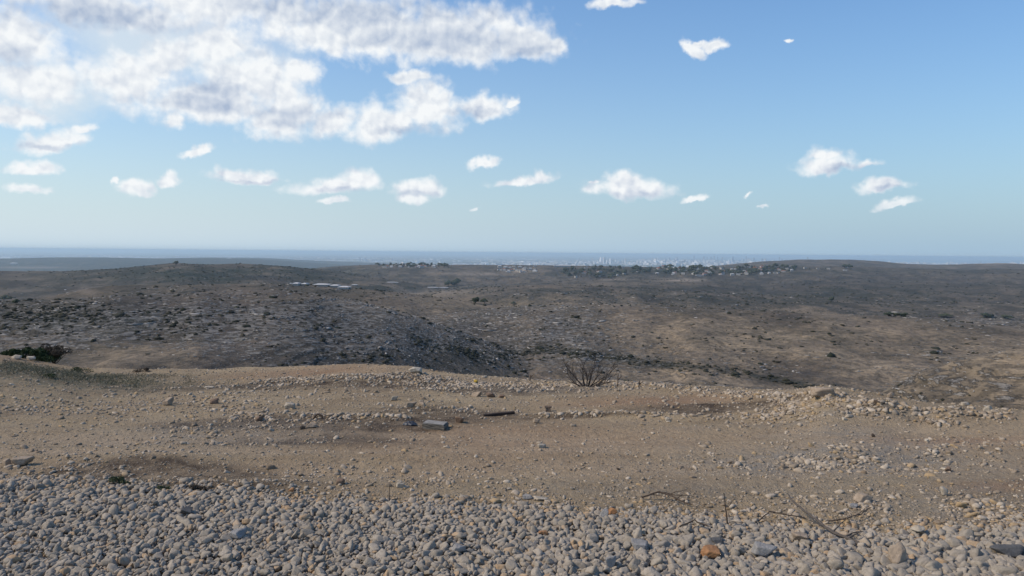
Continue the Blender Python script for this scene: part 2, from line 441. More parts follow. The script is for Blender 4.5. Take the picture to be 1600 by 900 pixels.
# near ground
def mat_ground():
    m, t, b = new_mat('dirt_ground')
    P = t.node('ShaderNodeNewGeometry').outputs['Position']
    big = t.noise(P, 0.55, 5, 0.6)
    mid = t.noise(t.v('MULTIPLY', P, (0.55, 1.5, 1)), 1.9, 5, 0.65)
    fin = t.noise(P, 16, 6, 0.72)
    gr = t.voro(P, 42, 'F1'); gcol = t.voro(P, 42, 'F1', 'Color')
    gr2 = t.voro(P, 19, 'F1'); gcol2 = t.voro(P, 19, 'F1', 'Color')
    c = t.mix(t.mapr(big, .32, .68), (.270, .198, .118, 1), (.42, .320, .192, 1))
    c = t.mix(t.m('MULTIPLY', t.mapr(mid, .42, .75), 0.6), c, (.30, .235, .168, 1))
    c = t.mix(t.m('MULTIPLY', t.mapr(mid, .50, .25), 0.55), c, (.135, .10, .07, 1))
    c = t.mix(t.m('MULTIPLY', t.attr('red'), 0.8), c, (.30, .175, .10, 1))
    c = t.mix(t.m('MULTIPLY', t.attr('track'), t.mapr(t.noise(P, 1.2, 4, .6), .3, .6, .2, .7)), c, (.43, .325, .215, 1))
    dk = t.m('MULTIPLY', t.attr('damp'), t.mapr(t.noise(P, 3.0, 6, 0.7), .25, .6))
    c = t.mix(t.m('MULTIPLY', dk, 0.9), c, (.050, .034, .023, 1))
    c = t.mix(t.m('MULTIPLY', t.attr('grey'), t.mapr(t.noise(P, 5, 5, .7), .3, .62)), c, (.26, .24, .205, 1))
    c = t.mix(t.m('MULTIPLY', t.attr('weed'), t.mapr(t.noise(P, 6, 5, .7), .38, .6)), c, (.115, .115, .075, 1))
    # grit: pale and dark grains
    g1 = t.m('MULTIPLY', t.mapr(gr, .32, .18), t.mapr(t.m('ADD', t.node('ShaderNodeSeparateColor').outputs[0], 0.0), 0, 1)) if False else t.mapr(gr, .34, .2)
    sc = t.node('ShaderNodeSeparateColor'); t.l.new(gcol, sc.inputs[0])
    sc2 = t.node('ShaderNodeSeparateColor'); t.l.new(gcol2, sc2.inputs[0])
    pale = t.m('MULTIPLY', g1, t.m('GREATER_THAN', sc.outputs[0], 0.72))
    c = t.mix(t.m('MULTIPLY', pale, 0.8), c, (.42, .37, .30, 1))
    pale2 = t.m('MULTIPLY', t.mapr(gr2, .30, .2), t.m('GREATER_THAN', sc2.outputs[1], 0.86))
    c = t.mix(t.m('MULTIPLY', pale2, 0.8), c, (.40, .35, .28, 1))
    c = t.mix(t.m('MULTIPLY', t.mapr(fin, .52, .3), 0.45), c, (.10, .075, .052, 1))
    t.l.new(c, b.inputs['Base Color'])
    h = t.m('ADD', t.m('MULTIPLY', fin, 0.05), t.m('ADD', t.m('MULTIPLY', t.m('MULTIPLY', t.mapr(gr, .4, .05), sc.outputs[0]), 0.012), t.m('MULTIPLY', pale2, 0.02)))
    bump(t, b, h, 1.0, 1.0)
    return m
def mat_hills():
    m, t, b = new_mat('limestone_hills')
    geo = t.node('ShaderNodeNewGeometry'); P = geo.outputs['Position']
    rock = t.attr('rock'); brown = t.attr('brown'); green = t.attr('green'); scrub = t.attr('scrub')
    n1 = t.noise(P, 0.006, 6, 0.6); n2 = t.noise(P, 0.05, 6, 0.65); n3 = t.noise(P, 0.35, 5, 0.7)
    n4 = t.noise(t.v('MULTIPLY', P, (1, .6, 1)), 0.018, 8, 0.74)
    Pz = t.v('MULTIPLY', P, (0.35, 0.35, 2.2))
    led = t.noise(Pz, 0.9, 6, 0.68)
    c = t.mix(t.mapr(n2, .35, .65), (.088, .071, .056, 1), (.185, .146, .110, 1))
    c = t.mix(t.m('MULTIPLY', brown, t.mapr(n2, .2, .6)), c, (.375, .285, .185, 1))
    c = t.mix(t.m('MULTIPLY', green, t.mapr(n1, .2, .6)), c, (.046, .052, .034, 1))
    c = t.mix(t.m('MULTIPLY', t.mapr(n3, .55, .40), 0.55), c, (.030, .028, .022, 1))
    c = t.mix(t.m('MULTIPLY', t.mapr(n1, .5, .68), 0.4), c, (.15, .11, .08, 1))
    c = t.mix(t.m('MULTIPLY', t.mapr(n4, .52, .43), t.mapr(brown, 0.3, 1.0, 0.75, 0.3)), c, (.042, .038, .030, 1))
    c = t.mix(t.m('MULTIPLY', t.mapr(n4, .56, .66), 0.6), c, (.17, .135, .105, 1))
    c = t.mix(t.m('MULTIPLY', t.attr('woods'), t.mapr(n4, .62, .46)), c, (.020, .027, .018, 1))
    c = t.mix(t.m('MULTIPLY', t.mapr(n1, .47, .38), .55), c, (.045, .038, .034, 1))
    lk = t.m('MULTIPLY', t.mapr(t.m('ADD', led, t.m('MULTIPLY', rock, 0.16)), .60, .68), t.mapr(rock, 0.02, 0.3))
    c = t.mix(t.m('MULTIPLY', lk, 0.6), c, (.25, .235, .21, 1))
    c = t.mix(t.m('MULTIPLY', scrub, t.mapr(t.noise(P, .12, 5, .75), .46, .56, 0, .75)), c, (.028, .030, .022, 1))
    c = t.mix(t.attr('pale'), c, (.42, .34, .26, 1))
    t.l.new(c, b.inputs['Base Color'])
    h = t.m('ADD', t.m('MULTIPLY', n3, 1.0), t.m('MULTIPLY', lk, 0.7))
    h = t.m('ADD', h, t.m('MULTIPLY', n2, 3.0))
    bump(t, b, h, 0.9, 1.0)
    return m
def mat_plain():
    m, t, b = new_mat('coastal_fields')
    P = t.node('ShaderNodeNewGeometry').outputs['Position']
    f = t.voro(t.v('ADD', P, t.v('SCALE', t.noise(P, .0007, 3, out='Color'), scale=900.0)), 0.0013, 'F1', 'Color')
    s = t.node('ShaderNodeSeparateColor'); t.l.new(f, s.inputs[0])
    c = t.mix(s.outputs[0], (.09, .105, .07, 1), (.22, .19, .145, 1))
    c = t.mix(t.m('GREATER_THAN', s.outputs[1], .82), c, (.36, .34, .30, 1))
    c = t.mix(t.m('MULTIPLY', t.mapr(t.noise(P, .0004, 5, .6), .5, .62), .7), c, (.045, .055, .035, 1))
    t.l.new(c, b.inputs['Base Color'])
    return m
M_GROUND, M_HILLS, M_PLAIN = mat_ground(), mat_hills(), mat_plain()

iG = int(np.searchsorted(RR, 45)); iH = int(np.searchsorted(RR, 14000)); 
def sheet(name, i0, i1, mat, attrs):
    V = np.stack([GX[i0:i1], GY[i0:i1], GZ[i0:i1]], -1).reshape(-1, 3)
    me = make_mesh(name, V, grid_faces(i0, i1), True, mat, attrs)
    return link(name, me, kind='structure')
x, y, z = (a[:iG + 1].ravel() for a in (GX, GY, GZ))
damp = sum(w * place_blob(x, y, *b) for w, b in ((1.0, (190, 742, 110, 13)), (.8, (330, 765, 60, 8)), (1.0, (430, 662, 200, 9)), (.9, (560, 650, 160, 7)), (.9, (690, 645, 120, 8)), (.9, (620, 668, 70, 6)), (.9, (1080, 639, 110, 8)), (.9, (700, 602, 140, 7)), (.5, (470, 600, 260, 10)), (.5, (950, 645, 80, 5)), (.6, (500, 690, 200, 10)), (.35, (420, 755, 200, 16)), (.5, (150, 600, 260, 8)), (.9, (600, 592, 260, 9)), (.8, (820, 612, 120, 5)), (.9, (930, 645, 130, 5)), (.7, (300, 745, 180, 12)), (.6, (1180, 632, 120, 5)), (.7, (1390, 633, 60, 4))))
damp = np.clip(2.4 * (damp - .18) * (1.0 + 1.2 * fbm(x, y, .7, 4, .65, 21)), 0, 1)
grey = sum(w * place_blob(x, y, *b) for w, b in ((.9, (1230, 725, 160, 16)), (.7, (1400, 720, 160, 26)), (.6, (1500, 790, 200, 30)), (.6, (1350, 640, 180, 12)), (.5, (900, 605, 120, 8)), (.5, (1320, 675, 80, 8)), (.5, (330, 680, 180, 16)), (.4, (1000, 765, 260, 12))))
red = np.clip(sum(w * place_blob(x, y, *b) for w, b in ((.8, (1020, 628, 150, 6)), (.6, (800, 690, 260, 25)), (.9, (1480, 690, 150, 10)), (.7, (480, 583, 140, 6)), (.5, (20, 560, 60, 8)), (.6, (1560, 760, 80, 8)))), 0, 1)
weed = np.clip(sum(w * place_blob(x, y, *b) for w, b in ((1.0, (95, 592, 190, 17)), (.7, (190, 752, 40, 4)), (.6, (250, 763, 50, 4)), (.5, (1420, 612, 100, 12)))), 0, 1)
far_ = sstep(20, 30, np.hypot(x, y))
track = 0
for y0, wd in ((7.25, .40), (8.75, .45), (8.0, .2)):
    yy = y - (y0 + 0.10 * np.sin(x * 0.33 + y0) + 0.02 * x + 0.10 * perlin(x / 3.1, x * 0 + y0))
    track = track + np.exp(-(yy / wd) ** 2)
track = np.clip(track * (.8 + .6 * fbm(x, y * 3, 2.0, 3, .5, 23)), 0, 1)
ground = sheet('ground', 0, iG + 1, M_GROUND, dict(track=track, damp=damp, grey=np.clip(grey, 0, 1), red=red, weed=np.clip(weed + far_ * .8, 0, 1)))
def hill_masks(x, y, z):
    px, py = topix(x, y, z)
    r = np.hypot(x, y)
    cl = fbm(x, y, 70, 4, .6, 31)
    hillA = (r > 180) & (r < 420)
    rock = 0.30 + 0.5 * cl
    rock += 0.75 * (blob(px, py, 330, 510, 330, 60) + blob(px, py, 540, 510, 90, 45) + .5 * blob(px, py, 640, 530, 90, 35) + 0.9 * blob(px, py, 880, 510, 130, 45) + .5 * blob(px, py, 60, 520, 120, 40)) * (r < 520)
    rock += .5 * blob(px, py, 1000, 560, 200, 30) + .8 * blob(px, py, 1540, 500, 60, 9) + .5 * blob(px, py, 1500, 590, 120, 30)
    rock -= .5 * blob(px, py, 1150, 530, 220, 30) + .7 * blob(px, py, 190, 555, 90, 22)
    knoll = blob(px, py, 1540, 575, 110, 32) * (r < 220)
    rock = np.clip(rock - .35 * knoll, 0, 1) * (1 - sstep(900, 1700, r) * .75)
    brown = 0.25 + 0.45 * fbm(x, y, 160, 4, .6, 33) + .95 * blob(px, py, 1200, 550, 420, 62) + .7 * blob(px, py, 190, 555, 120, 28) + .8 * blob(px, py, 680, 478, 170, 18) + .9 * blob(px, py, 950, 600, 260, 20) + 1.1 * blob(px, py, 1530, 580, 150, 45) \
        + .3 * blob(px, py, 900, 470, 250, 14) - .5 * blob(px, py, 600, 550, 240, 40) - .5 * blob(px, py, 1300, 455, 300, 25)
    green = .2 + .3 * cl + .5 * blob(px, py, 100, 495, 160, 20) + .7 * blob(px, py, 350, 427, 200, 12) + .4 * blob(px, py, 120, 445, 200, 20) + .8 * sstep(4800, 5600, r)
    # a dark line of scrub along the stream bed
    wl = np.interp(px, [640, 760, 860, 1000, 1100, 1200, 1280, 1320], [530, 560, 545, 566, 575, 590, 608, 620])
    wadi = np.exp(-((py - wl) / 6.0) ** 2) * (px > 640) * (px < 1330) * (r < 420)
    scrub = np.clip(.35 + .6 * cl + .9 * wadi + .7 * blob(px, py, 110, 492, 170, 14) + .4 * blob(px, py, 600, 560, 230, 25) + .35 * (px > 1000) * (r > 700) * (r < 3000) - .8 * knoll, 0, 1)
    pale = np.clip(.8 * blob(px, py, 812, 423, 16, 2.2) + .55 * blob(px, py, 1068, 438, 34, 2.2) + .4 * blob(px, py, 960, 437, 26, 1.2) + .25 * blob(px, py, 740, 428, 60, 3) + .3 * blob(px, py, 690, 456, 60, 4) + .25 * blob(px, py, 135, 455, 16, 4) + .4 * blob(px, py, 1560, 411, 30, 2) + .35 * blob(px, py, 50, 418, 60, 1.5), 0, 1)
    woods = np.clip(1.1 * blob(px, py, 350, 428, 230, 17) * (r > 1000) + .8 * blob(px, py, 90, 492, 170, 15) * (r < 700) + .5 * blob(px, py, 640, 450, 160, 7) + .9 * blob(px, py, 1080, 424, 190, 7) + .7 * blob(px, py, 930, 427, 60, 8) + .5 * blob(px, py, 1500, 424, 150, 3) + .5 * blob(px, py, 1150, 460, 500, 16) + .8 * sstep(4800, 5600, r) * (1 - sstep(1, 1000, px * 1.0)), 0, 1)
    woods = np.clip(woods + .8 * wadi, 0, 1)
    hill_masks.woods = woods
    return rock, np.clip(brown, 0, 1), np.clip(green, 0, 1), scrub, pale, wadi
x, y, z = (a[iG:iH + 1].ravel() for a in (GX, GY, GZ))
rk, br, gn, sc_, pl_, wd_ = hill_masks(x, y, z)
sheet('hills', iG, iH + 1, M_HILLS, dict(rock=rk, brown=br, green=gn, scrub=sc_, pale=pl_, woods=hill_masks.woods))
iS = NR
sheet('coastal_plain', iH, iS, M_PLAIN, None)

# the sea beyond the plain, a flat sheet a little above it
def mat_simple(name, col, rough=.9, spec=.2, nscale=None, namp=.35, bscale=None, bstr=.4, bdist=.01):
    m, t, b = new_mat(name)
    b.inputs['Roughness'].default_value = rough; b.inputs['Specular IOR Level'].default_value = spec
    P = t.node('ShaderNodeTexCoord').outputs['Object']
    if nscale:
        n = t.noise(P, nscale, 5, .65)
        c = t.mix(t.mapr(n, .3, .7), tuple(v * (1 - namp) for v in col[:3]) + (1,), tuple(min(1, v * (1 + namp)) for v in col[:3]) + (1,))
        t.l.new(c, b.inputs['Base Color'])
    else: b.inputs['Base Color'].default_value = col
    if bscale: bump(t, b, t.noise(P, bscale, 6, .7), bstr, bdist)
    return m
M_SEA = mat_simple('sea_water', (.03, .07, .10, 1), .35, .5, .0006, .2)
sea_az = np.linspace(R(3), R(75), 60)
sr = np.interp(sea_az, [R(3), R(14), R(22), R(30), R(75)], [60000, 36000, 29000, 26500, 24000])
sv = np.concatenate([np.stack([np.sin(sea_az) * sr, np.cos(sea_az) * sr, sea_az * 0 - 214], -1), np.stack([np.sin(sea_az) * 85000, np.cos(sea_az) * 85000, sea_az * 0 - 214], -1)])
sf_ = np.array([[i, i + 60, i + 61, i + 1] for i in range(59)])[:, ::-1]
link('sea', make_mesh('sea', sv, sf_, True, M_SEA), kind='structure')

# ------------------------------------------------------------------ haze
hz = bpy.data.materials.new('air_haze'); hz.use_nodes = True
ht = NT(hz.node_tree); ht.n.clear()
pv = ht.node('ShaderNodeVolumePrincipled')
pv.inputs['Color'].default_value = (0.70, 0.89, 1.0, 1)
pv.inputs['Density'].default_value = 5.8e-5
pv.inputs['Anisotropy'].default_value = 0.15
ho = ht.node('ShaderNodeOutputMaterial'); ht.l.new(pv.outputs[0], ho.inputs['Volume'])
HB = 92000.0; z0, z1 = -228.0, 9.0
hv = np.array([(-HB, -HB, z0), (HB, -HB, z0), (HB, HB, z0), (-HB, HB, z0), (-HB, -HB, z1), (HB, -HB, z1), (HB, HB, z1), (-HB, HB, z1)])
hf = np.array([(0, 3, 2, 1), (4, 5, 6, 7), (0, 1, 5, 4), (1, 2, 6, 5), (2, 3, 7, 6), (3, 0, 4, 7)])
link('haze', make_mesh('haze', hv, hf, False, hz), kind='stuff', label='pale blue air haze filling the valleys and plain', category='haze')

# ------------------------------------------------------------------ stone shapes
def ico(sub):
    bm = bmesh.new(); bmesh.ops.create_icosphere(bm, subdivisions=sub, radius=1.0)
    v = np.array([p.co[:] for p in bm.verts]); f = np.array([[q.index for q in p.verts] for p in bm.faces]); bm.free()
    return v / np.linalg.norm(v, axis=1)[:, None], f
ICO = {s: ico(s) for s in (1, 2, 3, 4)}
def rock_verts(sub, seed, planes=13, soft=14.0, rough=.04, blocky=False):
    g = np.random.default_rng(seed)
    u, f = ICO[sub]
    n = g.normal(size=(planes, 3)); n /= np.linalg.norm(n, axis=1)[:, None]
    d = g.uniform(.62, 1.0, planes)
    if blocky:      # broken stone: six skewed faces and a few knocked-off corners
        ax = np.array([(1, 0, 0), (-1, 0, 0), (0, 1, 0), (0, -1, 0), (0, 0, 1), (0, 0, -1)]) + g.normal(0, .28, (6, 3))
        ax /= np.linalg.norm(ax, axis=1)[:, None]
        n[:6] = ax; d[:6] = g.uniform(.58, .85, 6); d[6:] = g.uniform(.74, 1.0, planes - 6)
    dots = np.maximum(u @ n.T, 0) / d[None]
    m = (np.sum(dots ** soft, 1)) ** (1 / soft)
    r = 1 / np.maximum(m, .66)
    r = r * (1 + rough * (perlin(u[:, 0] * 3 + seed, u[:, 1] * 3 + u[:, 2] * 2.3) + .5 * perlin(u[:, 0] * 7 - seed, u[:, 2] * 7 + u[:, 1] * 5)))
    v = u * r[:, None]
    return v / np.abs(v).max(), f
def quat_mats(g, n, tilt=None):
    """random rotations; with tilt set, only a yaw and a small tilt"""
    if tilt is None:
        q = g.normal(size=(n, 4)); q /= np.linalg.norm(q, axis=1)[:, None]
        w, x, y, z = q.T
        return np.stack([1-2*(y*y+z*z), 2*(x*y-z*w), 2*(x*z+y*w), 2*(x*y+z*w), 1-2*(x*x+z*z), 2*(y*z-x*w), 2*(x*z-y*w), 2*(y*z+x*w), 1-2*(x*x+y*y)], -1).reshape(n, 3, 3)
    a = g.uniform(0, 2 * np.pi, n); b = g.normal(0, tilt, n); c = g.normal(0, tilt, n)
    ca, sa, cb, sb, cc, sn = np.cos(a), np.sin(a), np.cos(b), np.sin(b), np.cos(c), np.sin(c)
    o = np.zeros(n); l = np.ones(n)
    Z = np.stack([ca, -sa, o, sa, ca, o, o, o, l], -1).reshape(n, 3, 3)
    X = np.stack([l, o, o, o, cb, -sb, o, sb, cb], -1).reshape(n, 3, 3)
    Y = np.stack([cc, o, sn, o, l, o, -sn, o, cc], -1).reshape(n, 3, 3)
    return Y @ X @ Z
def scatter(name, variants, pos, mats, scl, mat, attrs, g, smooth=True, **props):
    """many small shapes merged in one mesh"""
    n = len(pos); pick = g.integers(0, len(variants), n)
    VV, FF, off = [], [], 0; AT = {k: [] for k in attrs}
    for k, (v, f) in enumerate(variants):
        id_ = np.where(pick == k)[0]
        if not len(id_): continue
        w = (v[None] * scl[id_][:, None, :])
        w = np.einsum('nij,nkj->nki', mats[id_], w) + pos[id_][:, None, :]
        m = len(v)
        FF.append((f[None] + (np.arange(len(id_)) * m)[:, None, None] + off).reshape(-1, f.shape[1])); off += m * len(id_)
        VV.append(w.reshape(-1, 3))
        for a in attrs: AT[a].append(np.repeat(attrs[a][id_], m))
    me = make_mesh(name, np.concatenate(VV), np.concatenate(FF), smooth, mat, {a: np.concatenate(AT[a]) for a in attrs})
    return link(name, me, **props)
def mat_stone(name, a, b_, c_, bs=60, bd=.004, accents=True):
    m, t, b = new_mat(name)
    P = t.node('ShaderNodeNewGeometry').outputs['Position']
    tint = t.attr('tint')
    c = t.mix(tint, a, b_)
    if accents:
        c = t.mix(t.mapr(t.attr('warm'), .88, .93), c, c_)
    n = t.noise(P, bs, 6, .7)
    c = t.mix(t.m('MULTIPLY', t.mapr(n, .55, .35), .45), c, tuple(v * .5 for v in a[:3]) + (1,))
    c = t.mix(t.m('MULTIPLY', t.mapr(t.noise(P, bs * .3, 4, .6), .5, .7), .35), c, (.30, .25, .19, 1))
    t.l.new(c, b.inputs['Base Color'])
    bump(t, b, n, .9, bd)
    return m
M_GRAVEL = mat_stone('crushed_limestone', (.27, .232, .180, 1), (.39, .335, .265, 1), (.42, .29, .17, 1), 70, .006)
M_PEBBLE = mat_stone('pebble_stone', (.23, .175, .12, 1), (.50, .42, .32, 1), (.38, .27, .15, 1), 90, .003)
M_OUTCROP = mat_stone('weathered_outcrop', (.20, .185, .165, 1), (.48, .445, .40, 1), (.2, .17, .13, 1), 1.6, .25)

# ------------------------------------------------------------------ gravel bank in front
def edge_y():
    """world y of the gravel edge over world x"""
    px = np.linspace(-600, 2200, 120); e = gravel_edge(px)
    X, Y = [], []
    for a, b in zip(px, e):
        p = flat(a, b, 0.0); X.append(p[0]); Y.append(p[1])
    return np.array(X), np.array(Y)
EX, EY = edge_y()
def gravel_in(x, y):
    return y - np.interp(x, EX, EY) - 0.16 * fbm(x, y, .8, 4, .6, 41)
g = np.random.default_rng(3)
def jgrid(x0, x1, y0, y1, s, g):
    xx, yy = np.meshgrid(np.arange(x0, x1, s), np.arange(y0, y1, s))
    n = xx.size
    return xx.ravel() + g.uniform(-.5, .5, n) * s, yy.ravel() + g.uniform(-.5, .5, n) * s
def gravel_set(spacing, zlift, size, g):
    X, Y = jgrid(-8.0, 8.5, 3.0, 8.4, spacing, g)
    s = gravel_in(X, Y)
    keep = (s < 0) | (g.random(len(X)) < np.exp(-s / .10) * .55)
    X, Y, s = X[keep], Y[keep], s[keep]
    sz = size * np.exp(np.clip(g.normal(0, .33, len(X)), -1, .62))
    near = 1.9 * np.clip((X + .5) / 4, 0, 1) * np.clip((5.9 - Y) / 1.2, 0, 1)      # coarser stones to the right
    sz *= 1 + .40 * near
    sz *= np.where(s > -.12, .85, 1)
    Z = height(X, Y) + sz * .18 + zlift * np.clip(-s / .25, 0, 1)
    return X, Y, Z, sz
G_LO = [rock_verts(2, 100 + i, 10, 40, .03, True) for i in range(10)]
G_HI = [rock_verts(3, 200 + i, 10 + i % 4, 60, .03, True) for i in range(18)]
X1, Y1, Z1, S1 = gravel_set(.037, .0, .0225, g)
X2, Y2, Z2, S2 = gravel_set(.041, .022, .0235, g)
GXs, GYs, GZs, GS = (np.concatenate(a) for a in ((X1, X2), (Y1, Y2), (Z1, Z2), (S1, S2)))
Q = np.hypot(GXs, GYs)
tint_field = .5 + .5 * fbm(GXs, GYs, 1.2, 3, .5, 44)
def gset(mask, var, nm, g):
    n = int(mask.sum())
    pos = np.stack([GXs[mask], GYs[mask], GZs[mask]], -1)
    scl = GS[mask][:, None] * np.stack([g.uniform(.9, 1.6, n), g.uniform(.7, 1.1, n), g.uniform(.5, .95, n)], -1)
    warmth = g.random(n) * .96 + .10 * np.clip(1 - np.abs(gravel_in(GXs[mask], GYs[mask])) / .35, 0, 1)
    return pos, quat_mats(g, n, .55), scl, dict(tint=np.clip(g.normal(.5, .24, n) + .3 * (tint_field[mask] - .5), 0, 1), warm=warmth)
view = (np.abs(GXs / GYs) < .74) & (GYs < 5.7)
p_, m_, s_, a_ = gset(view, G_HI, '', g)
scatter('gravel', G_HI, p_, m_, s_, M_GRAVEL, a_, g, False, kind='stuff', label='bank of crushed grey limestone gravel along the bottom edge', category='gravel')
p_, m_, s_, a_ = gset(~view, G_LO, '', g)
scatter('gravel', G_LO, p_, m_, s_, M_GRAVEL, a_, g, False, kind='stuff', label='bank of crushed grey limestone gravel along the bottom edge', category='gravel')

# ------------------------------------------------------------------ pebbles over the dirt
N = 150000
Y = np.exp(g.uniform(math.log(5.4), math.log(24), N)); X = Y * g.uniform(-.78, .78, N)
rr = np.hypot(X, Y); azp = np.arctan2(X, Y)
ok = (gravel_in(X, Y) > -.1) & (rr < at(rcrest, azp) + 3)
dn = .13 + .32 * np.clip(fbm(X, Y, 1.5, 4, .6, 51) + .15, 0, 1)
for w, b in ((.9, (1230, 727, 170, 14)), (.7, (1420, 722, 160, 20)), (.9, (560, 586, 200, 12)), (1.0, (720, 600, 110, 10)), (.8, (470, 655, 120, 9)), (.8, (1330, 640, 130, 14)), (.6, (1450, 800, 180, 26)), (.55, (1080, 775, 260, 10)), (.5, (330, 690, 160, 14)), (.4, (60, 640, 120, 6)), (1.0, (900, 603, 90, 7)), (.6, (690, 640, 90, 8)), (.5, (560, 745, 160, 12)), (.6, (820, 795, 160, 7)), (.4, (350, 635, 160, 14)), (.5, (100, 735, 70, 10))):
    dn = dn + w * place_blob(X, Y, *b)
for (x0, y0, x1, y1, hh, wd) in BERMS:
    t_ = np.clip(((X - x0) * (x1 - x0) + (Y - y0) * (y1 - y0)) / ((x1 - x0) ** 2 + (y1 - y0) ** 2), 0, 1)
    dn = dn + 1.5 * np.exp(-(np.hypot(X - x0 - t_ * (x1 - x0), Y - y0 - t_ * (y1 - y0)) / (wd * .9)) ** 2)
dn = dn + (.7 + .8 * (X > -1)) * np.exp(-np.clip(gravel_in(X, Y), 0, 9) / .35) + .25 * sstep(11, 14, rr)
dn *= .30 + .9 * np.clip(.5 + 1.3 * fbm(X, Y, .45, 3, .6, 52), 0, 1)
ok &= g.random(N) < dn * .56
X, Y, rr = X[ok], Y[ok], rr[ok]; n = len(X)
sz = .0074 * np.exp(g.normal(0, .52, n)) * (1 + np.clip(dn[ok], 0, 1.6) * .55) * np.clip(rr / 7, .9, 1.5)
sz = np.minimum(sz, .042)
Z = height(X, Y) + sz * .12
pos = np.stack([X, Y, Z], -1); scl = sz[:, None] * np.stack([g.uniform(1, 1.7, n), g.uniform(.8, 1.1, n), g.uniform(.5, .8, n)], -1)
at_ = dict(tint=np.clip(g.normal(.5, .3, n), 0, 1), warm=np.clip(g.random(n) + .35 * np.exp(-np.abs(gravel_in(X, Y)) / .4) * (X > -1.5), 0, 1))
P_LO = [rock_verts(2, 300 + i, 10, 40, .05, True) for i in range(8)]
P_XL = [rock_verts(1, 330 + i, 10, 40, .05, True) for i in range(8)]
big_ = (sz * 796 / rr > 1.6)
for msk, var in ((big_, P_LO), (~big_, P_XL)):
    k = int(msk.sum())
    scatter('pebbles', var, pos[msk], quat_mats(g, k, .3), scl[msk], M_PEBBLE, {a: v[msk] for a, v in at_.items()}, g, False, kind='stuff', label='small pale pebbles strewn over the brown dirt track', category='pebbles')
print('gravel', len(GXs), 'pebbles', n)

# ------------------------------------------------------------------ outcrops and scrub on the hills
def hill_points(n, r0, r1, g, half=.76):
    r = np.exp(g.uniform(math.log(r0), math.log(r1), n)); a = g.uniform(-R(37), R(37), n)
    x, y = np.sin(a) * r, np.cos(a) * r
    return x, y, height(x, y), r
def contour_rot(x, y, r, g):
    e = 1.5 + r * .004
    dx = height(x + e, y, False) - height(x - e, y, False); dy = height(x, y + e, False) - height(x, y - e, False)
    a = np.arctan2(dx, -dy) + g.normal(0, .45, len(x))
    c, s = np.cos(a), np.sin(a); o = np.zeros(len(x)); l = np.ones(len(x))
    return np.stack([c, -s, o, s, c, o, o, o, l], -1).reshape(-1, 3, 3)
x, y, z, r = hill_points(330000, 95, 3300, g)
rk, br, gn, sc_, pl_, wd_ = hill_masks(x, y, z)
q = (z + 1.4 * fbm(x, y, 60, 3, 0.5, 5.0)) / (1.9 + 0.5 * fbm(x, y, 120, 2, 0.5, 9)); fr = q - np.floor(q)
band = np.where(r < 900, np.exp(-((fr - .55) / .16) ** 2), .5)
patch = np.clip(.5 + 1.3 * fbm(x, y, 24, 4, .6, 61), 0, 1)
ok = g.random(len(x)) < np.clip(rk - .12, 0, 1) * (.15 + .95 * band) * patch * np.where(r < 900, 1.2, .8)
x, y, z, r = x[ok], y[ok], z[ok], r[ok]; n = len(x)
sz = (.00098 * np.minimum(r, 900) + .0002 * np.maximum(r - 900, 0)) * np.exp(g.normal(0, .42, n))
pos = np.stack([x, y, z - sz * .06], -1)
scl = sz[:, None] * np.stack([g.uniform(1.2, 4.2, n), g.uniform(.7, 1.5, n), g.uniform(.28, .55, n)], -1)
O_ = [rock_verts(1, 400 + i, 10, 16, .14) for i in range(8)]
scatter('limestone_outcrops', O_, pos, contour_rot(x, y, r, g), scl, M_OUTCROP, dict(tint=np.clip(g.normal(.45, .25, n), 0, 1), warm=g.random(n)), g, kind='stuff', label='grey limestone ledges breaking out of the hillsides', category='outcrops')
print('outcrops', n)
def mat_scrub(name, a, b_, s=2.0):
    m, t, b = new_mat(name)
    P = t.node('ShaderNodeNewGeometry').outputs['Position']
    c = t.mix(t.attr('tint'), a, b_)
    t.l.new(c, b.inputs['Base Color']); bump(t, b, t.noise(P, s, 5, .7), 1, .5)
    return m
M_SCRUB = mat_scrub('dry_scrub', (.026, .030, .018, 1), (.075, .066, .045, 1))
def bush_verts(sub, seed):
    gg = np.random.default_rng(seed); u, f = ICO[sub]
    rr_ = 1 + .42 * gg.normal(size=len(u)); rr_ = np.clip(rr_, .45, 1.5)
    v = u * rr_[:, None]; v[:, 2] = np.maximum(v[:, 2], -.25)
    return v, f
x, y, z, r = hill_points(300000, 60, 3600, g)
rk, br, gn, sc_, pl_, wd_ = hill_masks(x, y, z)
patch = np.clip(.35 + 1.6 * fbm(x, y, 55, 4, .65, 71), 0, 1)
ok = g.random(len(x)) < (np.clip(sc_ - .12, 0, 1) * patch * .34 + wd_ * .35 + .25 * hill_masks.woods) * (1 - .6 * np.clip(br - .5, 0, 1))
x, y, z, r = x[ok], y[ok], z[ok], r[ok]; n = len(x)
sz = (.20 + .0007 * np.minimum(r, 900) + .0002 * np.maximum(r - 900, 0)) * np.exp(g.normal(0, .45, n)); sz = np.minimum(np.minimum(sz, 2.2), .0042 * r)
pos = np.stack([x, y, z + sz * .1], -1); scl = sz[:, None] * np.stack([g.uniform(.9, 1.8, n), g.uniform(.9, 1.4, n), g.uniform(.45, .9, n)], -1)
B_ = [bush_verts(1, 500 + i) for i in range(8)]
scatter('scrub', B_, pos, quat_mats(g, n, .1), scl, M_SCRUB, dict(tint=np.clip(g.normal(.4, .3, n), 0, 1)), g, kind='stuff', label='low dark scrub dotted over the far hillsides', category='scrub')
print('scrub', n)

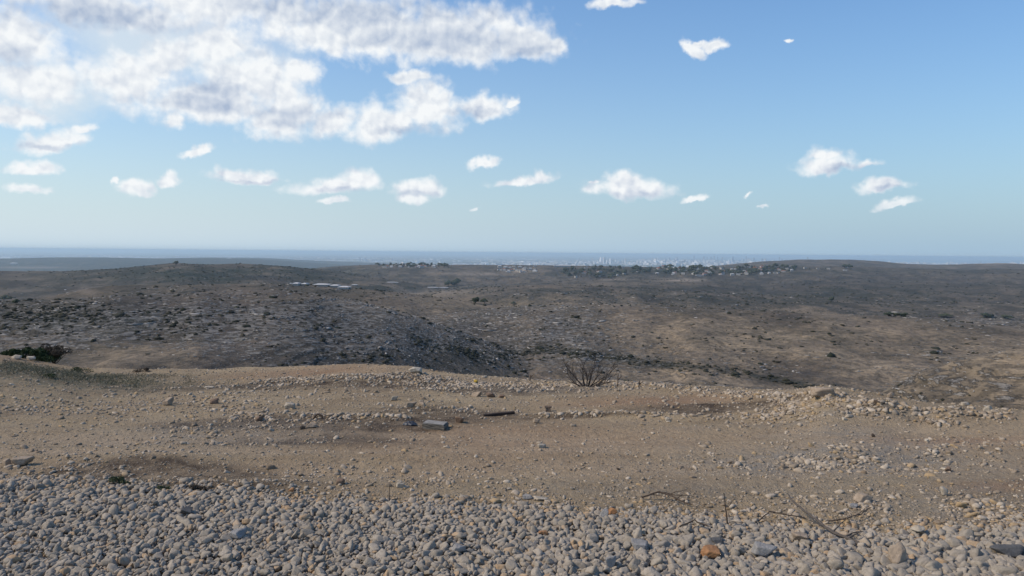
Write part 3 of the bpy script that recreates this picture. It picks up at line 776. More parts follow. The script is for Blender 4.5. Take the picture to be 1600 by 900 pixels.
# ------------------------------------------------------------------ single rocks on the plateau
def mat_rock(name, col, n=.3):
    return mat_simple(name, col, .92, .2, 14, n, 45, .9, .012)
M_R = {'tan': mat_rock('tan_rock', (.32, .25, .18, 1)), 'pale': mat_rock('pale_rock', (.38, .325, .25, 1)), 'grey': mat_rock('grey_rock', (.27, .255, .235, 1)),
       'dark': mat_rock('dark_rock', (.10, .075, .055, 1)), 'orange': mat_rock('rusty_rock', (.33, .17, .08, 1)), 'cream': mat_rock('cream_rock', (.44, .385, .30, 1)), 'brown': mat_rock('brown_rock', (.19, .13, .09, 1)), 'slate': mat_rock('charcoal_rock', (.10, .098, .095, 1))}
def put_rock(px, py, wpx, hpx, kind, label, seed, cat='rock', name='rock', group=None, planes=11, sink=.22, yaw=None):
    """py is the row of the foot of the rock"""
    X, Y, Z, r = ground_hit(px, py)
    s = r / math.cos(math.atan2(X, Y)) / F * math.cos(math.atan2(X, Y))
    v, f = rock_verts(4 if wpx > 16 else 3, seed, planes + 2, 44, .05, True)
    hw = wpx * s * .5; hh = hpx * s
    v = v * np.array([hw, hw * .8, hh / (2 - 2 * sink)])
    v[:, 2] -= v[:, 2].min() * (1 - sink * 2) if False else 0
    zc = hh / (2 - 2 * sink) * (1 - 2 * sink)
    me = make_mesh(name, v, f, True, M_R[kind])
    o = link(name, me, label=label, category=cat, group=group)
    o.location = (X, Y + hw * .5, Z + zc); o.rotation_euler = (0, 0, yaw if yaw is not None else (seed * 1.7) % .6 - .3)
    return o
ROCKS = [
 (261,634,19,12,'tan','rounded tan boulder alone on the left of the dirt track',1,9),
 (333,631,15,8,'brown','dark brown clod right of the rounded tan boulder',2,8),
 (349,616,7,5,'pale','tiny pale stone just above the dark brown clod',3,9),
 (326,607,18,3,'pale','thin flat pale stone near the crest at the left',4,7),
 (27,729,30,15,'tan','big buff rock lying at the left edge above the gravel',5,9),
 (8,728,16,12,'tan','buff rock cut by the left edge of the picture',6,9),
 (453,639,19,10,'pale','pale rock with dark underside in the middle of the left track',7,8),
 (487,669,20,9,'tan','pale tan rock lying in the dark damp soil',8,8),
 (473,671,10,7,'dark','small dark rock touching the pale tan rock in damp soil',9,9),
 (403,658,14,8,'brown','brown rock left of the ring shaped clod',10,9),
 (616,626,17,7,'pale','flat topped slab behind the concrete block, on the bare track',11,6),
 (641,637,19,11,'tan','peaked tan rock, left one of the touching pair behind the block',12,6),
 (660,636,14,9,'tan','lower tan rock, right one of the touching pair behind the block',13,8),
 (745,620,19,10,'tan','tan rock at the foot of the dark pebble heap',14,8),
 (766,621,18,9,'brown','brown rock between tan rock and flat brown stone',15,8),
 (785,622,17,6,'brown','flat brown stone right of the dark pebble heap',16,6),
 (837,662,13,12,'tan','pointed orange tan rock right of the dark plank',17,7),
 (718,661,18,10,'brown','brown rock right behind the grey concrete block',18,8),
 (700,592,8,4,'pale','small white stone on the dark slope below the mound',19,8),
 (757,591,8,4,'pale','small white stone by the yellow stone',20,8),
 (847,700,15,7,'pale','small pale rock alone in the middle of the track',21,9),
 (625,763,20,11,'pale','pale wedge shaped rock on the dirt above the gravel',22,6),
 (846,783,28,5,'pale','long flat pale slab at the gravel edge',23,6),
 (823,781,20,9,'grey','blunt grey rock left of the long flat slab',24,8),
 (1483,737,11,7,'brown','square brown stone on the right of the track',25,6),
 (1476,735,10,5,'cream','cream stone touching the square brown stone',26,7),
 (1478,775,13,12,'pale','upright pale rock at the right above the gravel',27,8),
 (1352,785,26,12,'tan','low tan rock half buried at the right',28,7),
 (1336,795,22,7,'grey','grey flat rock in front of the low tan rock',29,7),
 (1376,632,16,6,'dark','dark rock on the rubble rim at the right crest',30,8),
 (1393,622,12,8,'tan','tan rock on the rim right of the dark rock',31,8),
 (1546,645,14,10,'pale','pale rock standing on the stone rim at the far right',32,8),
 (1509,634,13,5,'pale','pale stone on the far slope left of the standing rim rock',33,8),
 (1320,657,9,5,'cream','cream stone in the rubble row right of centre',34,8),
 (1449,690,9,4,'cream','cream pebble alone on the bare right track',35,8),
 (1365,683,8,6,'dark','dark pebble alone on the bare track under the rim',36,8),
 (530,757,16,9,'brown','brown clod on the dirt above the left gravel',37,9),
 (46,561,13,7,'cream','cream rock at the foot of the green bush',38,8),
 (24,561,16,6,'pale','flat pale rock under the green bush',39,7),
 (967,735,9,4,'dark','dark pebble in the middle of the lower track',40,8),
 (1043,658,9,6,'pale','pale stone in the rubble row behind the lower track',41,8),
]
for (px, py, w, h, kd, lb, sd_, pln) in ROCKS:
    put_rock(px, py, w, h, kd, lb, sd_ + 40, planes=pln)
# big stones lying in the gravel
GR = [
 (1112,882,38,17,'orange','rust orange stone in the gravel at lower right',81,8),
 (1122,862,34,16,'slate','dark grey stone above the rust orange stone',82,9),
 (1193,882,48,30,'grey','large light grey stone right of the rust orange stone',83,8),
 (1407,895,40,32,'tan','large tan grey block in the gravel at lower right',84,8),
 (848,844,24,9,'orange','small rusty stone in the gravel left of centre right',85,8),
 (1093,830,20,11,'cream','bright white stone by the curved twig',86,8),
 (958,812,22,13,'orange','small brown red stone at the gravel edge beside a blue grey one',87,8),
 (945,816,18,14,'grey','blue grey stone at the gravel edge',88,8),
 (1255,855,36,14,'tan','pale buff elongated stone in the gravel under the dead branch',89,8),
 (365,850,36,14,'grey','smooth pale flat stone in the left gravel',90,8),
 (290,812,24,14,'slate','dark angular stone in the left gravel',91,7),
 (955,897,20,22,'grey','upright block of grey stone at the bottom edge',92,7),
 (1000,868,34,14,'grey','broad flat grey stone in the middle of the gravel',93,7),
 (455,776,12,8,'orange','small yellow brown stone at the left gravel edge',94,8),
 (715,873,26,16,'grey','grey blue cobble in the central gravel',95,9),
 (1440,840,30,10,'pale','pale flat stone at the right gravel edge',96,8),
 (1580,878,44,14,'slate','dark stone at the lower right corner',97,7),
]
for (px, py, w, h, kd, lb, sd_, pln) in GR:
    o = put_rock(px, py, w, h, kd, lb, sd_, planes=pln, sink=.15)
    o.location.z += .03
# the white mound on the crest and the yellow stone
put_rock(651,583,26,11,'cream','cream white heap of rubble on the crest left of centre',130,planes=10)
M_R['yellow'] = mat_rock('yellow_stone', (.42, .28, .05, 1), .15)
put_rock(743,600,9,7,'yellow','small yellow stone on the dark pebble slope',131)
put_rock(1291,618,40,12,'tan','broad tan boulder crowning the rim right of centre',132,planes=8)

# ------------------------------------------------------------------ concrete block, plank and litter
def bevel_box(name, sx, sy, sz, mat, bev=.008, parent=None, jit=0.0, cuts=0, seed=1):
    bm = bmesh.new(); bmesh.ops.create_cube(bm, size=1.0)
    for v in bm.verts: v.co = Vector((v.co.x * sx, v.co.y * sy, v.co.z * sz))
    if bev: bmesh.ops.bevel(bm, geom=list(bm.edges), offset=bev, segments=2, affect='EDGES', profile=.6)
    if cuts: bmesh.ops.subdivide_edges(bm, edges=[e for e in bm.edges if e.calc_length() > .04], cuts=cuts, use_grid_fill=True)
    gg = random.Random(seed)
    if jit:
        for v in bm.verts: v.co += Vector([gg.uniform(-jit, jit) for _ in range(3)])
    me = bpy.data.meshes.new(name); bm.to_mesh(me); bm.free(); me.materials.append(mat)
    return link(name, me, parent)
M_CONC = mat_simple('grey_concrete', (.150, .132, .105, 1), .95, .2, 22, .25, 120, .6, .004)
M_CONC2 = mat_simple('pale_concrete', (.25, .235, .21, 1), .95, .1, 22, .3, 120, .5, .003)
X, Y, Z, r = ground_hit(679, 672)
blk = link('concrete_block', None, label='broken grey concrete block lying on the dirt track', category='concrete block'); blk.location = (X, Y + .09, Z - .014); blk.rotation_euler = (R(3), R(2), R(-14))
bw = 37 * r / F
o = bevel_box('block_body', bw, .16, .082, M_CONC, .007, blk, .006, 4); o.location = (0, 0, .034)
o = bevel_box('face_shell', bw * .93, .14, .012, M_CONC2, .003, blk, .002, 3); o.location = (-.003, .004, .083)
o = bevel_box('broken_lug', .05, .05, .04, M_CONC, .006, blk, .006, 2); o.location = (bw * .5 + .01, -.03, .016)
M_PLAST = mat_simple('black_plastic', (.035, .04, .05, 1), .35, .5, 30, .3, 50, .8, .01)
def crumple(name, sx, sy, h, mat, seed, parent=None, n=22):
    xs = np.linspace(-1, 1, n); U, V = np.meshgrid(xs, xs)
    z = h * np.clip(1 - (U ** 2 + V ** 2), -.05, 1) ** .5 if False else h * np.clip(1.05 - np.maximum(np.abs(U), np.abs(V)) ** 3, 0, 1) * (.45 + .9 * np.abs(fbm(U + seed, V, .8, 3, .6, seed)))
    X_ = U * sx * (1 + .15 * perlin(V * 2 + seed, V * 0)); Y_ = V * sy * (1 + .25 * perlin(U * 2 + seed, U * 0 + 4))
    v = np.stack([X_, Y_, z], -1).reshape(-1, 3); i, j = np.meshgrid(np.arange(n - 1), np.arange(n - 1)); a = (i * n + j).ravel()
    me = make_mesh(name, v, np.stack([a, a + 1, a + n + 1, a + n], -1), False, mat)
    o = link(name, me, parent)
    sm = o.modifiers.new('thickness', 'SOLIDIFY'); sm.thickness = .003
    return o
X, Y, Z, r = ground_hit(640, 665)
o = crumple('plastic_scrap', .085, .05, .055, M_PLAST, 3); o.location = (X, Y + .03, Z + .004); o['label'] = 'crumpled black plastic scrap left of the concrete block'; o['category'] = 'litter'
M_WOOD = mat_simple('charred_wood', (.045, .032, .025, 1), .8, .25, 30, .4, 60, .8, .006)
X, Y, Z, r = ground_hit(780, 650)
pk = link('wooden_plank', None, label='dark weathered plank lying on the track right of the concrete block', category='plank'); pk.location = (X, Y, Z + .005); pk.rotation_euler = (0, R(-3), R(14))
o = bevel_box('board', 50 * r / F, .055, .034, M_WOOD, .004, pk, .002, 5); o.location = (0, 0, .022)
o = bevel_box('splinter', 24 * r / F, .018, .012, M_WOOD, .003, pk, .002, 3, 4); o.location = (-.22, 0, .008); o.rotation_euler = (0, R(2), R(-3))
# ring shaped clod and upright stump
M_CLOD = mat_rock('dark_clod', (.085, .06, .042, 1))
def tube_mesh(name, pts, rad, mat, seg=8, parent=None, cap=True):
    pts = [Vector(p) for p in pts]; vs, fs = [], []
    if not hasattr(rad, '__len__'): rad = [rad] * len(pts)
    for i, p in enumerate(pts):
        d = (pts[min(i + 1, len(pts) - 1)] - pts[max(i - 1, 0)]).normalized()
        a = d.orthogonal().normalized(); b = d.cross(a)
        if i and abs(a.dot(pa)) < .999:
            a = (pa - d * pa.dot(d)).normalized(); b = d.cross(a)
        pa = a
        for k in range(seg):
            t = 2 * math.pi * k / seg; vs.append(p + (a * math.cos(t) + b * math.sin(t)) * rad[i])
    for i in range(len(pts) - 1):
        for k in range(seg):
            fs.append((i * seg + k, i * seg + (k + 1) % seg, (i + 1) * seg + (k + 1) % seg, (i + 1) * seg + k))
    return vs, fs
def merge_tubes(name, tubes, mat, parent=None, seg=6, **props):
    V, Fc = [], []
    for pts, rad in tubes:
        v, f = tube_mesh('', pts, rad, None, seg); o = len(V); V += [tuple(p) for p in v]; Fc += [tuple(q + o for q in k) for k in f]
    me = make_mesh(name, np.array(V), np.array(Fc), True, mat)
    return link(name, me, parent, **props)
X, Y, Z, r = ground_hit(497, 655)
ring = [(.05 * math.cos(t), .035 * math.sin(t) * .6, .052 * max(0, math.sin(t)) + .006) for t in np.linspace(-.2, math.pi + .3, 12)]
o = merge_tubes('clay_clod', [(ring, [.013 + .004 * math.sin(3 * i) for i in range(12)])], M_CLOD, label='dark ring shaped clod with a hollow on the left track', category='clod'); o.location = (X, Y, Z)
X, Y, Z, r = ground_hit(855, 643)
st = link('wooden_stump', None, label='short brown stump standing on the track above the rubble row', category='stump'); st.location = (X, Y, Z - .02); st.scale = (.8, .8, .8)
M_STUMP = mat_simple('brown_stump', (.19, .14, .10, 1), .9, .2, 20, .3, 60, .8, .008)
o = bevel_box('post', .085, .07, .10, M_STUMP, .012, st, .005, 3, 9); o.location = (.012, 0, .05)
o = bevel_box('broken_top', .12, .08, .03, M_STUMP, .008, st, .006, 2, 10); o.location = (.012, 0, .108)

# ------------------------------------------------------------------ twigs, branches, the bare bush
M_TWIG = mat_simple('dry_twig', (.085, .062, .045, 1), .9, .15, 60, .4)
M_TWIGG = mat_simple('grey_dead_branch', (.10, .085, .072, 1), .9, .15, 60, .3)
def wig(p0, p1, n, amp, gg, sag=0):
    p0, p1 = Vector(p0), Vector(p1); L = (p1 - p0).length; out = []; off = Vector((0, 0, 0))
    for i in range(n + 1):
        t = i / n; off += Vector([gg.gauss(0, amp * L / n) for _ in range(3)])
        out.append(p0.lerp(p1, t) + off * (1 if i else 0) + Vector((0, 0, sag * L * math.sin(math.pi * t))))
    return out
def twig_obj(name, pts_px, r0, r1, mat, label, cat, side=(), lift=.01, group=None, seed=1):
    """a twig whose ends stand at the given pixels; each point: px, py, height above the ground point"""
    gg = random.Random(seed); P = []
    for (px, py, hgt) in pts_px:
        X, Y, Z, r = ground_hit(px, py); P.append(Vector((X, Y, Z + hgt + lift)))
    o0 = P[0].copy(); tubes = []
    main = []
    for a, b in zip(P[:-1], P[1:]):
        w = wig(a - o0, b - o0, 7, .10, gg); main += w if not main else w[1:]
    rad = [r0 + (r1 - r0) * i / (len(main) - 1) for i in range(len(main))]
    rad[-1] *= .4
    tubes.append((main, rad))
    root = link(name, None, label=label, category=cat, group=group); root.location = o0
    merge_tubes('stem', tubes, mat, root)
    st_ = []
    for (t, dx, dz, dy) in side:
        i = int(t * (len(main) - 1)); s = main[i]
        w = wig(s, s + Vector((dx, dy, dz)), 5, .12, gg); st_.append((w, [rad[i] * .65 * (1 - .12 * k) for k in range(6)]))
    for k in st_: merge_tubes('side_twig', [k], mat, root)
    return root
twig_obj('dead_branch', [(1341,857,.02),(1300,842,.05),(1262,818,.08),(1232,800,.14)], .013, .006, M_TWIGG, 'thick grey dead branch slanting up out of the gravel at lower right', 'branch',
         [(.15,.10,.04,.02),(.12,.05,-.01,-.12),(.2,.16,.02,.05),(.35,.12,.05,.10),(.45,-.1,.04,.05),(.08,.14,.06,-.02),(.05,-.05,.02,-.10)], seed=3)
# the upright twig
X, Y, Z, r = ground_hit(1139, 829)
tw = link('upright_twig', None, label='bare twig standing upright in the gravel edge', category='twig'); tw.location = (X, Y, Z)
gg = random.Random(5)
merge_tubes('stem', [(wig((0, 0, -.03), (-.030, .0, .265), 9, .05, gg), [.008 - .0006 * i for i in range(10)])], M_TWIG, tw)
for a, b, rd in (((-.022, 0, .17), (.035, .01, .235), .003), ((0, 0, .03), (.10, .03, -.01), .004), ((0, 0, .06), (.12, .02, .05), .003), ((-.01, 0, .09), (-.05, 0, .13), .0025), ((.05, .01, .03), (.085, .0, -.06), .004), ((0, 0, .02), (-.07, .02, .04), .003)):
    merge_tubes('side_twig', [(wig(a, b, 5, .1, gg), [rd * (1 - .12 * k) for k in range(6)])], M_TWIG, tw)
twig_obj('fallen_twig', [(1062,838,.0),(1085,833,.015),(1107,838,.0)], .006, .005, M_TWIG, 'curved dark twig lying on the gravel left of the upright twig', 'twig', lift=.07, seed=8)
twig_obj('fallen_twig', [(1292,818,.0),(1320,818,.02),(1345,812,.03),(1362,803,.04)], .006, .003, M_TWIG, 'long thin twig lying on the dirt right of the dead branch', 'twig', [(.6,.12,.07,.05),(.3,.06,.01,-.04)], lift=.015, seed=9)
twig_obj('fallen_twig', [(1180,822,.0),(1205,812,.03),(1232,814,.02),(1262,817,.0)], .005, .004, M_TWIG, 'arched twig lying between the upright twig and the dead branch', 'twig', [(.5,.07,.04,.0)], lift=.03, seed=10)
twig_obj('fallen_branch', [(1003,782,.01),(1030,781,.05),(1055,787,.03),(1080,793,.01)], .008, .005, M_TWIG, 'dark forked branch lying on the dirt behind the centre gravel', 'branch', [(.3,.30,.0,-.02),(.5,.16,.03,-.04),(.2,.12,-.01,-.03),(.7,.07,.02,.05)], lift=.015, seed=12)
twig_obj('fallen_twig', [(570,788,.0),(584,788,.01),(597,789,.0)], .005, .003, M_TWIG, 'short straight twig lying at the gravel edge under the stalk', 'twig', lift=.02, seed=13)
X, Y, Z, r = ground_hit(608, 783)
o = merge_tubes('dry_stalk', [(wig((0, 0, -.01), (.008, 0, .145), 6, .04, gg), [.0045 - .0004 * i for i in range(7)])], M_TWIG, label='thin dry stalk standing upright in the gravel edge left of centre', category='stalk'); o.location = (X, Y, Z)
for px, py, h_, lb in ((965, 604, .22, 'dark dry stalk on the crest right of the bare bush'), (998, 606, .12, 'short dark stalk on the crest, second right of the bare bush'), (828, 596, .16, 'dark dry stalk on the crest left of the bare bush')):
    X, Y, Z, r = ground_hit(px, py)
    s_ = link('dry_stalk', None, label=lb, category='stalk', group='dry stalks on the crest'); s_.location = (X, Y, Z)
    merge_tubes('stem', [(wig((0, 0, -.03), (.02, 0, h_), 5, .08, gg), [.012 - .0012 * i for i in range(6)])], M_TWIG, s_)
    merge_tubes('side_twig', [(wig((.01, 0, h_ * .5), (.07, 0, h_ * .9), 4, .1, gg), [.009 - .001 * i for i in range(5)])], M_TWIG, s_)

# the bare bush at the crest
M_BUSH = mat_simple('bare_bush_wood', (.060, .050, .044, 1), .9, .15, 60, .3)
X, Y, Z, r = ground_hit(917, 604)
bb = link('bare_bush', None, label='leafless dark bush spreading its twigs on the crest right of centre', category='bush'); bb.location = (X, Y, Z)
px2m = r / F
gg = random.Random(21)
def bush_branch(p, d, L, rad, depth, acc, lvl=0):
    n = 5; pts = [p.copy()]
    dd = d.copy(); q = p.copy()
    for i in range(n):
        dd = (dd + Vector([gg.gauss(0, .16), gg.gauss(0, .16), gg.gauss(0.05, .12)])).normalized(); q = q + dd * L / n; pts.append(q.copy())
    acc.append((pts, [rad * (1 - .13 * i) for i in range(n + 1)], lvl))
    if depth:
        for k in range(gg.choice((4, 4, 5))):
            i = gg.randint(2, n); s = pts[i]
            nd = (dd + Vector([gg.gauss(0, .45), gg.gauss(0, .45), gg.gauss(.12, .3)])).normalized()
            bush_branch(s, nd, L * gg.uniform(.4, .65), rad * .5, depth - 1, acc, lvl + 1)
mains = [(-36, -.02, 31), (-30, .1, 20), (-22, -.1, 33), (-13, .15, 26), (-4, 0, 28), (6, -.15, 27), (14, .1, 33), (17, 0, 37), (26, -.1, 31), (30, .1, 25), (36, 0, 16), (-38, .05, 9), (40, .0, 8), (-20, .3, 14), (22, -.3, 14), (2, .35, 20)]
for (dx, dy, up) in mains:
    acc = []
    e = Vector((dx * px2m, dy * 1.2, up * px2m)); L = e.length
    bush_branch(Vector((dx * .12 * px2m, dy * .1, -.02)), e.normalized(), L * .84, .0115, 2, acc)
    br_ = merge_tubes('branch', [(a[0], a[1]) for a in acc if a[2] == 0], M_BUSH, bb, 6)
    merge_tubes('twigs', [(a[0], a[1]) for a in acc if a[2] > 0], M_BUSH, br_, 4)

# ------------------------------------------------------------------ leafy bush and weeds
def leaf_cloud(name, centers, rads, n, size, mat, parent, gg, stretch=(1, 1, .7)):
    ci = gg.integers(0, len(centers), n); C = np.array(centers)[ci]; Rr = np.array(rads)[ci]
    u = gg.normal(size=(n, 3)); u /= np.linalg.norm(u, axis=1)[:, None]
    rad = Rr * (.55 + .5 * gg.random(n) ** .5)
    p = C + u * rad[:, None] * np.array(stretch)
    p[:, 2] = np.maximum(p[:, 2], .01)
    m = quat_mats(gg, n); s = size * np.exp(gg.normal(0, .3, n))
    q = np.array([(-1, 0, 0), (0, -.45, .12), (1, 0, 0), (0, .45, .12)])
    V = np.einsum('nij,kj->nki', m, q) * s[:, None, None] + p[:, None, :]
    f = (np.arange(n) * 4)[:, None] + np.arange(4)[None]
    me = make_mesh(name, V.reshape(-1, 3), f, False, mat, {'tint': np.repeat(gg.random(n), 4)})
    return link(name, me, parent)
def mat_leaf(name, a, b_):
    m, t, b = new_mat(name); t.l.new(t.mix(t.attr('tint'), a, b_), b.inputs['Base Color']); b.inputs['Roughness'].default_value = .7
    return m
M_LEAF = mat_leaf('dark_leaf', (.022, .040, .016, 1), (.060, .085, .032, 1))
M_WEED = mat_leaf('weed_leaf', (.060, .072, .030, 1), (.13, .135, .075, 1))
gq = np.random.default_rng(77)
X, Y, Z, r = ground_hit(40, 561); u_ = r / F
lb_ = link('leafy_bush', None, label='dark green leafy bush on the crest at the left edge', category='bush'); lb_.location = (X - .12, Y + .5, Z - .10)
cs, rs = [], []
for k in range(34):
    fx = gq.uniform(-1, 1)
    cs.append((fx * 34 * u_ - .1, gq.uniform(-.35, .35), .02 + (1 - fx * fx * .8) * gq.uniform(.05, 1) * 15 * u_)); rs.append(gq.uniform(4, 9) * u_)
leaf_cloud('foliage', cs, rs, 16000, .020, M_LEAF, lb_, gq)
merge_tubes('stem', [(wig((0, 0, -.15), (c[0] * .8, c[1] * .8, c[2] * .9), 6, .08, gg), [.02 - .0025 * i for i in range(7)]) for c in cs[::2]], M_TWIG, lb_)
X, Y, Z, r = ground_hit(66, 563)
db = link('dry_bush', None, label='dry brown bush right of the dark green leafy bush', category='bush'); db.location = (X, Y + .5, Z - .05)
M_DRY = mat_leaf('dry_leaf', (.05, .04, .03, 1), (.10, .078, .055, 1))
cs = [(gq.uniform(-1, 1) * 16 * u_, gq.uniform(-.2, .2), .1 + gq.uniform(.1, 1) * 14 * u_) for _ in range(12)]
leaf_cloud('foliage', cs, [6 * u_] * 12, 3500, .017, M_DRY, db, gq)
merge_tubes('stem', [(wig((0, 0, -.1), c, 5, .1, gg), [.012 - .0015 * i for i in range(6)]) for c in cs], M_TWIG, db)
def weed(px, py, w, h, n, lb, mat=M_WEED, grp=None, sz=.010, cat='weed', name='weed'):
    X, Y, Z, r = ground_hit(px, py); u = r / F
    o = link(name, None, label=lb, category=cat, group=grp); o.location = (X, Y, Z)
    cs = [(gq.uniform(-.8, .8) * w * u * .5, gq.uniform(-.5, .5) * w * u * .4, gq.uniform(.1, .75) * h * u) for _ in range(10)]
    leaf_cloud('leaves', cs, [w * u * .13] * 10, n, sz, mat, o, gq)
    merge_tubes('stem', [(wig((0, 0, -.01), c, 4, .1, gg), [.003, .003, .0025, .002, .0015]) for c in cs], M_TWIG, o, 4)
    return o
weed(190, 757, 34, 12, 700, 'green weed clump on the damp soil above the left gravel')
weed(252, 768, 26, 9, 450, 'small green weed tuft at the gravel edge, right of the bigger clump')
weed(312, 769, 40, 9, 700, 'dark low weed at the gravel edge in the left third', mat=M_DRY)
weed(78, 590, 16, 7, 400, 'round dark shrub on the weedy slope at the left', mat=M_LEAF, sz=.014, name='low_shrub', cat='shrub')
weed(125, 582, 34, 7, 700, 'low wide dark shrub behind the weedy slope at the left', mat=M_LEAF, sz=.014, name='low_shrub', cat='shrub')
weed(220, 581, 24, 6, 500, 'low brown purple shrub on the crest at the left', mat=M_DRY, sz=.014, name='low_shrub', cat='shrub')
M_PW = mat_leaf('pale_weed_leaf', (.085, .088, .055, 1), (.20, .19, .13, 1))
gw = np.random.default_rng(9)
cen = []
for k in range(620):
    px = gw.normal(100, 95); py = gw.normal(594, 10)
    if py < 574 or py > 625: continue
    Xf, Yf = flat(px, py, -.7); cen.append((Xf, Yf))
cen = np.array(cen); zz = height(cen[:, 0], cen[:, 1])
C3 = [(a, b, c + .03) for (a, b), c in zip(cen, zz)]
n = 26000; ci = gw.integers(0, len(C3), n); p = np.array(C3)[ci] + gw.normal(0, 1, (n, 3)) * np.array([.09, .09, .025])
m = quat_mats(gw, n); s = .011 * np.exp(gw.normal(0, .3, n)); q4 = np.array([(-1, 0, 0), (0, -.4, .1), (1, 0, 0), (0, .4, .1)])
V = np.einsum('nij,kj->nki', m, q4) * s[:, None, None] + p[:, None, :]
me = make_mesh('low_weeds', V.reshape(-1, 3), (np.arange(n) * 4)[:, None] + np.arange(4)[None], False, M_PW, {'tint': np.repeat(gw.random(n), 4)})
link('low_weeds', me, kind='stuff', label='grey green weeds covering the slope at the left crest', category='weeds')

# ------------------------------------------------------------------ far trees, village, sheds, city
M_CROWN = [mat_simple('dark_crown', (.034, .044, .027, 1), .9, .1, .9, .5), mat_simple('olive_crown', (.050, .056, .034, 1), .9, .1, .9, .4)]
M_BARK = mat_simple('bark', (.07, .05, .035, 1), .95, .1, 3, .3)
TREES = []
def tree_proto(seed, tall=False):
    gg = np.random.default_rng(seed)
    VV, FF = [], []; o = 0
    for k in range(9):
        v, f = bush_verts(1 if k > 3 else 2, seed * 10 + k)
        s = gg.uniform(.26, .42); c = gg.normal(0, 1, 3) * (.22, .22, .17) + (0, 0, .64)
        if tall: c = np.array([gg.normal(0, .06), gg.normal(0, .06), .2 + .7 * k / 8]); s = .20 * (1.15 - k / 9)
        VV.append(v * s * (1, 1, .9) + c); FF.append(f + o); o += len(v)
    cr = make_mesh('crown', np.concatenate(VV), np.concatenate(FF), True, M_CROWN[seed % 2])
    tv, tf = tube_mesh('', [(0, 0, -.1), (.01, 0, .2), (0, .01, .5)], [.06, .045, .03], None, 6)
    tr = make_mesh('trunk', np.array([tuple(p) for p in tv]), np.array(tf), True, M_BARK)
    return cr, tr
PROT = [tree_proto(i) for i in range(4)] + [tree_proto(8, True), tree_proto(9, True)]
def tree(px, py, hpx, label, group, kind, rr_=None, wf=1.0):
    X, Y, Z, r = ground_hit(px, py, 60, 9000)
    h = hpx * r / F
    o = link('tree', None, label=label, category='tree', group=group); o.location = (X, Y, Z)
    cr, tr = PROT[kind]
    c = link('crown', cr, o); t_ = link('trunk', tr, o)
    o.scale = (h * wf, h * wf, h); o.rotation_euler = (0, 0, random.uniform(0, 6.28))
    return o
# distinct trees
for px, py, h, lb in ((743, 474, 9, 'round dark tree, left one of the pair in the middle valley'), (757, 475, 8, 'dark tree, right one of the pair in the middle valley'), (700, 448, 8, 'dark tree left end of the row by the field sheds'), (708, 448, 7, 'dark tree, second of the row by the field sheds'), (714, 446, 9, 'tall dark tree right end of the row by the field sheds'), (1299, 472, 7, 'lone dark tree below the right ridge'), (803, 477, 5, 'small dark tree left of the rocky hilltop'), (275, 414, 5, 'dark tree on top of the left ridge'), (6, 472, 8, 'dark tree at the left edge below the fields'), (25, 476, 6, 'dark tree second from the left edge below the fields')):
    tree(px, py, h, lb, None, random.randrange(4), wf=1.1)
for k, (px, py, w) in enumerate(((1388, 493, 12), (1400, 494, 10), (1412, 494, 14), (1478, 495, 16), (1542, 495, 16), (1575, 498, 12))):
    tree(px, py + 1, 5, 'dark spreading tree in the row along the right hollow', 'dark trees along the right hollow', k % 4, wf=w / 6)
# village belt
gv = random.Random(31)
def village_y(px):
    top = np.interp(px, [590, 640, 700, 780, 900, 1000, 1100, 1200, 1300, 1400], [413, 412, 413, 415, 416, 417, 417, 417, 417, 419])
    bot = np.interp(px, [590, 700, 780, 890, 950, 1000, 1100, 1200, 1260, 1400], [417, 418, 425, 432, 438, 426, 432, 428, 422, 422])
    return top, bot
spots = []
for _ in range(285):
    px = gv.choice([gv.uniform(900, 1330), gv.uniform(1040, 1240), gv.uniform(1000, 1200), gv.uniform(590, 700), gv.uniform(880, 1000)])
    t0_, b0_ = village_y(px); spots.append((px, gv.uniform(t0_ + 1, b0_)))
for k, (px, py) in enumerate(spots):
    t0_, b0_ = village_y(px); fr_ = (py - t0_) / (b0_ - t0_)
    row = 'on the skyline' if fr_ < .34 else ('halfway down the slope' if fr_ < .67 else 'along the lower edge')
    if px < 880: lb, gp = 'dark tree %s of the thin row left of centre' % row, 'trees of the left skyline row, ' + row
    else:
        part_ = 'western end' if px < 1000 else ('west half' if px < 1080 else ('middle' if px < 1160 else ('east half' if px < 1240 else 'thin eastern end')))
        lb, gp = 'dark tree %s, %s of the ridge village' % (row, part_), 'village trees %s, %s' % (row, part_)
    tree(px, py, gv.uniform(3.2, 5.4) * (.72 if px < 880 else 1), lb, gp, gv.randrange(6), wf=gv.uniform(.8, 1.5))
M_WALL = mat_simple('village_wall', (.44, .41, .37, 1), .9, .2, .6, .12)
M_ROOF = [mat_simple('grey_roof', (.34, .33, .33, 1), .8, .2, .6, .2), mat_simple('red_roof', (.26, .11, .07, 1), .8, .2, .6, .2), mat_simple('white_roof', (.50, .49, .47, 1), .8, .2, .6, .1)]
